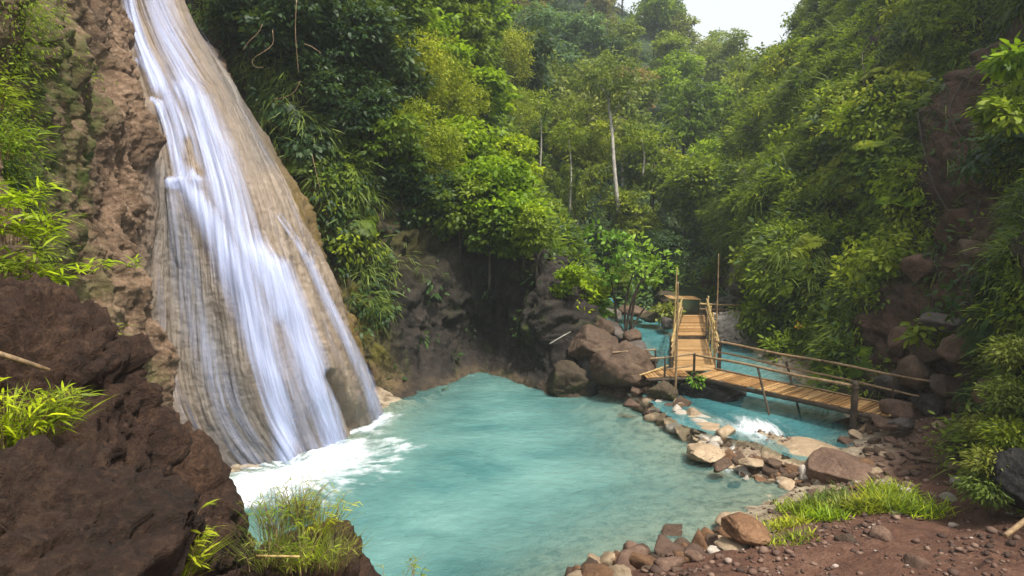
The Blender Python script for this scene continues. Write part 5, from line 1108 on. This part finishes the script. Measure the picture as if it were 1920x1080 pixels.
# ---- foreground grasses
def grass_plant(name, label, base, stems, seed, mat, h=(.3, .7), leafL=(.10, .2), leafW=.014, spread=.15, lean=(0, 0), per=6, tuft=0, tuftL=.3, cat='grass plant'):
    r = np.random.default_rng(seed); Ps, Ds, Us, Ls, Ws, ts = [], [], [], [], [], []; mb = MB(); base = np.array(base)
    for i in range(stems):
        a = r.uniform(0, 6.28); hh = r.uniform(*h); b0 = np.array([math.cos(a), math.sin(a), 0]) * r.uniform(0, spread); d = np.array([math.cos(a) * .45 + lean[0], math.sin(a) * .45 + lean[1], 0]) * hh * r.uniform(.3, 1.1)
        t = np.linspace(0, 1, 8); pts = b0 + d * (t ** 1.6)[:, None] + np.array([0, 0, 1]) * (hh * (t - .25 * t ** 3))[:, None]; mb.tube([tuple(base + p) for p in pts], (.0035, .0012), 4, cap=False)
        k = per; tt = r.uniform(.35, 1, k); P = np.stack([np.interp(tt, t, pts[:, j]) for j in range(3)], 1); az = r.uniform(0, 6.28, k); D = np.stack([np.cos(az), np.sin(az), r.uniform(-.1, .9, k)], 1) + d / (np.linalg.norm(d) + .01) * .6
        Ps.append(P); Ds.append(D); Us.append(np.tile([0, 0, 1.], (k, 1)) + r.normal(0, .3, (k, 3))); Ls.append(r.uniform(*leafL, k)); Ws.append(np.full(k, leafW)); ts.append(np.full(k, r.uniform(.3, .9)) + r.uniform(-.2, .2, k))
    if tuft:
        az = r.uniform(0, 6.28, tuft); P = np.stack([np.cos(az), np.sin(az), 0 * az], 1) * (r.random((tuft, 1)) * spread * 1.2); Ps.append(P); Ds.append(np.stack([np.cos(az) * .5 + lean[0], np.sin(az) * .5 + lean[1], r.uniform(.6, 1.6, tuft)], 1)); Us.append(np.stack([-np.cos(az), -np.sin(az), .6 + 0 * az], 1)); Ls.append(r.uniform(.5, 1.1, tuft) * tuftL); Ws.append(np.full(tuft, leafW * .5)); ts.append(r.uniform(0, .7, tuft))
    P, D, U, L_, W_, t = map(np.concatenate, (Ps, Ds, Us, Ls, Ws, ts)); V, Fc, t = leaf_geo(P, D, nrm(U), L_, W_, t, .35)
    o = empty(name, base); tag(o, label, cat); link('leaves', mesh_from('leaves', V, Fc, True, {'t': t}), mat, o); mb.build('stems', W_RAIL, o); return o
G = grass_plant
G('bamboo_grass', 'large clump of bladed bamboo grass on the big left boulder', at(15, 840, 4.25), 40, 1, L_BRIGHT, (.2, .58), (.08, .17), .017, .26, (.22, -.1), 7, 120, .4)
G('bamboo_grass', 'bamboo grass spilling from the left edge below the bare branch', at(80, 805, 4.3), 24, 2, L_YEL, (.15, .40), (.08, .15), .016, .16, (.35, -.1), 7, 60, .3)
G('bamboo_grass', 'small leafy sprig on the rock face above the foreground boulder', at(185, 660, 6.0), 14, 3, L_YEL, (.14, .38), (.10, .2), .03, .08, (.3, 0), 5)
G('bamboo_grass', 'yellow green grass clump growing on the lower left boulders', at(335, 1085, 3.9), 20, 4, L_YEL, (.2, .52), (.08, .15), .018, .10, (.1, 0), 6, 150, .30)
for i, (px, py, Y, n, hh, lab) in enumerate([(520, 1010, 5.3, 40, (.25, .55), 'tall thin grass at the left of the ledge above the foam'), (560, 985, 5.5, 42, (.25, .58), 'tall seeded grass in the middle of the ledge, reaching over the foam'), (600, 1000, 5.5, 26, (.2, .42), 'grass at the right end of the ledge'),
        (500, 1060, 5.0, 16, (.15, .35), 'short grass in the lower left of the ledge'), (570, 1065, 5.0, 34, (.12, .3), 'short dense grass along the front of the ledge'), (625, 1060, 5.3, 10, (.12, .28), 'short grass by the rock corner over the pool')]):
    G('grass_tuft', lab, at(px, py, Y), n, 20 + i, (L_YEL, L_OLIVE)[i % 2], hh, (.05, .10), .008, .16, (.05, 0), 6, 170, .34)
G('grass_stalk', 'lone dark seed stalk standing over the pool right of the ledge', at(645, 1010, 5.6), 2, 31, L_OLIVE, (.2, .42), (.02, .05), .006, .01, (0, 0), 3)
G('grass_stalk', 'thin grass stalks at the bottom edge in front of the pool', at(745, 1120, 4.6), 5, 32, L_OLIVE, (.2, .38), (.04, .08), .008, .14, (.3, 0), 4)
G('grass_stalk', 'leafy stalk bending right at the bottom edge', at(785, 1105, 4.4), 3, 33, L_YEL, (.22, .32), (.03, .06), .010, .03, (.25, 0), 7)
# big blurred fronds at the left wall
for i, (px, py, Y, mat, lab) in enumerate([(0, 300, 6.5, L_MID, 'drooping leafy branch on the left wall, upper one'), (-10, 400, 6.2, L_BRIGHT, 'bright leafy branch on the left wall, middle one'), (20, 460, 6.2, L_BRIGHT, 'bright long leaved branch above the left boulder'), (60, 545, 6.4, L_BRIGHT, 'bright grass clump where the left wall meets the boulder'),
        (0, 520, 6.0, L_MID, 'green clump at the left edge above the big boulder'), (-5, 210, 6.8, L_MID, 'green leaf clump at the left edge high on the wall'), (180, 515, 8.6, L_BRIGHT, 'thin bright sprig sticking out of the left rock wall'), (265, 512, 10.5, L_BRIGHT, 'tiny bright sprig beside the left rim of the waterfall')]):
    n = (26, 30, 26, 28, 30, 22, 6, 3)[i]; G('leafy_clump', lab, at(px, py, Y), n, 50 + i, mat, (.12, .40), (.10, .22), .026, .28, (.5, -.2), 8, 0)
# grass patch on the right bank
gr = np.random.default_rng(12)
for i, (px, py, n, hh) in enumerate([(1470, 985, 260, .22), (1500, 958, 380, .28), (1545, 968, 360, .26), (1590, 958, 420, .30), (1640, 955, 560, .38), (1695, 955, 520, .38), (1735, 962, 260, .28), (1550, 938, 320, .28), (1665, 930, 420, .36), (1480, 1015, 260, .16)]):
    g = ground(px, py); P = np.clip(gr.normal(0, 1, (n, 3)), -1.5, 1.5) * np.array([.24, .17, 0]); P[:, 2] = terr(P[:, :2] + g[:2])[0] - g[2] - .02; az = gr.uniform(0, 6.28, n)
    D = np.stack([np.cos(az) * .5, np.sin(az) * .5, gr.uniform(.5, 1.6, n)], 1); V, Fc, t = leaf_geo(P, D, np.stack([-np.cos(az), -np.sin(az), .5 + 0 * az], 1), hh * gr.uniform(.25, 1.15, n), .018 * gr.uniform(.6, 1.7, n), gr.uniform(.0, 1.0, n), .45)
    lab = ['low weeds at the pool side end of the grass patch', 'grass clump beside the low weeds', 'grass clump behind the reddish pool boulder', 'leafy clump left of centre in the grass patch', 'tallest clump of the bright grass patch', 'thick clump right of the tallest one', 'right end clump of the grass patch', 'small clump below the wedge shaped boulder', 'clump behind the tallest grass', 'creeping weeds running down to the soil'][i]
    o = link('grass_tuft', mesh_from('grass_tuft', V, Fc, True, {'t': t}), (L_YEL, L_MID, L_BRIGHT, L_OLIVE)[i % 4], loc=g); tag(o, lab, 'grass clump', 'grass clumps on the right bank')
# hanging green mass in front of the black rock
for i, (px, py, Y, r_, mat, lab) in enumerate([(1860, 870, 10.9, 34, L_OLIVE, 'olive hanging plant left of the black rock'), (1850, 915, 10.7, 30, L_OLIVE, 'low olive plant at the foot of the black rock'), (1885, 815, 11.2, 28, L_MID, 'green plant on top of the black rock'), (1900, 740, 11.8, 44, L_OLIVE, 'long grass mass above the black rock'), (1895, 660, 12.2, 28, L_OLIVE, 'olive plant at the right edge under the slope'), (1850, 800, 12.0, 26, L_OLIVE, 'small hanging tuft left of the green plant on the black rock')]):
    bush(px, py, Y, r_, mat, lab, 430 + i, 190, .10, .030)
for i, (px, py, Y, s, lab) in enumerate([(1735, 620, 16.8, .8, 'broad leaved plant on the rubble above the squarish block'), (1660, 490, 19.8, .9, 'broad leaved plant left of the reddish scar'), (1880, 215, 14.6, 1.0, 'bright fern in the upper right under the rim'), (1900, 110, 14.8, 1.0, 'bright leaf fan at the right edge near the top')]):
    bush(px, py, Y, 30, (L_MID, L_MID, L_YEL, L_BRIGHT)[i], lab, 450 + i, 22, .24, .13, 'leafy_plant')
# tiny bits
o = MB().tube([at(1142, 560, 34), at(1147, 569, 34)], (.10, .14), 8).build('tarp', NB('blue_tarp').done(NB('x').n('ShaderNodeBsdfDiffuse')) if False else None)
bt = NB('blue_tarp'); o.data.materials.clear(); o.data.materials.append(bt.done(bt.pbsdf((.02, .22, .5), .5))); tag(o, 'small crumpled blue tarp on the far bank behind the saplings', 'tarp')
V, Fc, t = leaf_geo(np.tile(S3d[near_vertex(PX3, PY3, 1511, 615)] + N3[near_vertex(PX3, PY3, 1511, 615)] * .5, (9, 1)), rdir(np.random.default_rng(3), 9), rdir(np.random.default_rng(4), 9), .16, .12, np.ones(9)); yl = NB('orange_leaf'); tag(link('flower', mesh_from('flower', V, Fc), yl.done(yl.pbsdf((.75, .34, .02), .5))), 'small orange flower glowing in the dark foliage behind the footbridge', 'flower')
# ================================================================== AIR
hb = MB(); hb.box((0, 170, 47), (275, 0, 0), (0, 245, 0), (0, 0, 60)); hm = bpy.data.materials.new('haze'); hm.use_nodes = True; hn = hm.node_tree; hn.nodes.clear()
ho = hn.nodes.new('ShaderNodeOutputMaterial'); hv = hn.nodes.new('ShaderNodeVolumePrincipled'); hv.inputs['Color'].default_value = (.82, .92, .95, 1); hv.inputs['Density'].default_value = .0009; hv.inputs['Anisotropy'].default_value = .2
hn.links.new(hv.outputs[0], ho.inputs['Volume']); tag(hb.build('haze', hm, None, False), 'thin pale haze filling the valley air', 'haze', kind='stuff')
scene.cycles.volume_bounces = 1
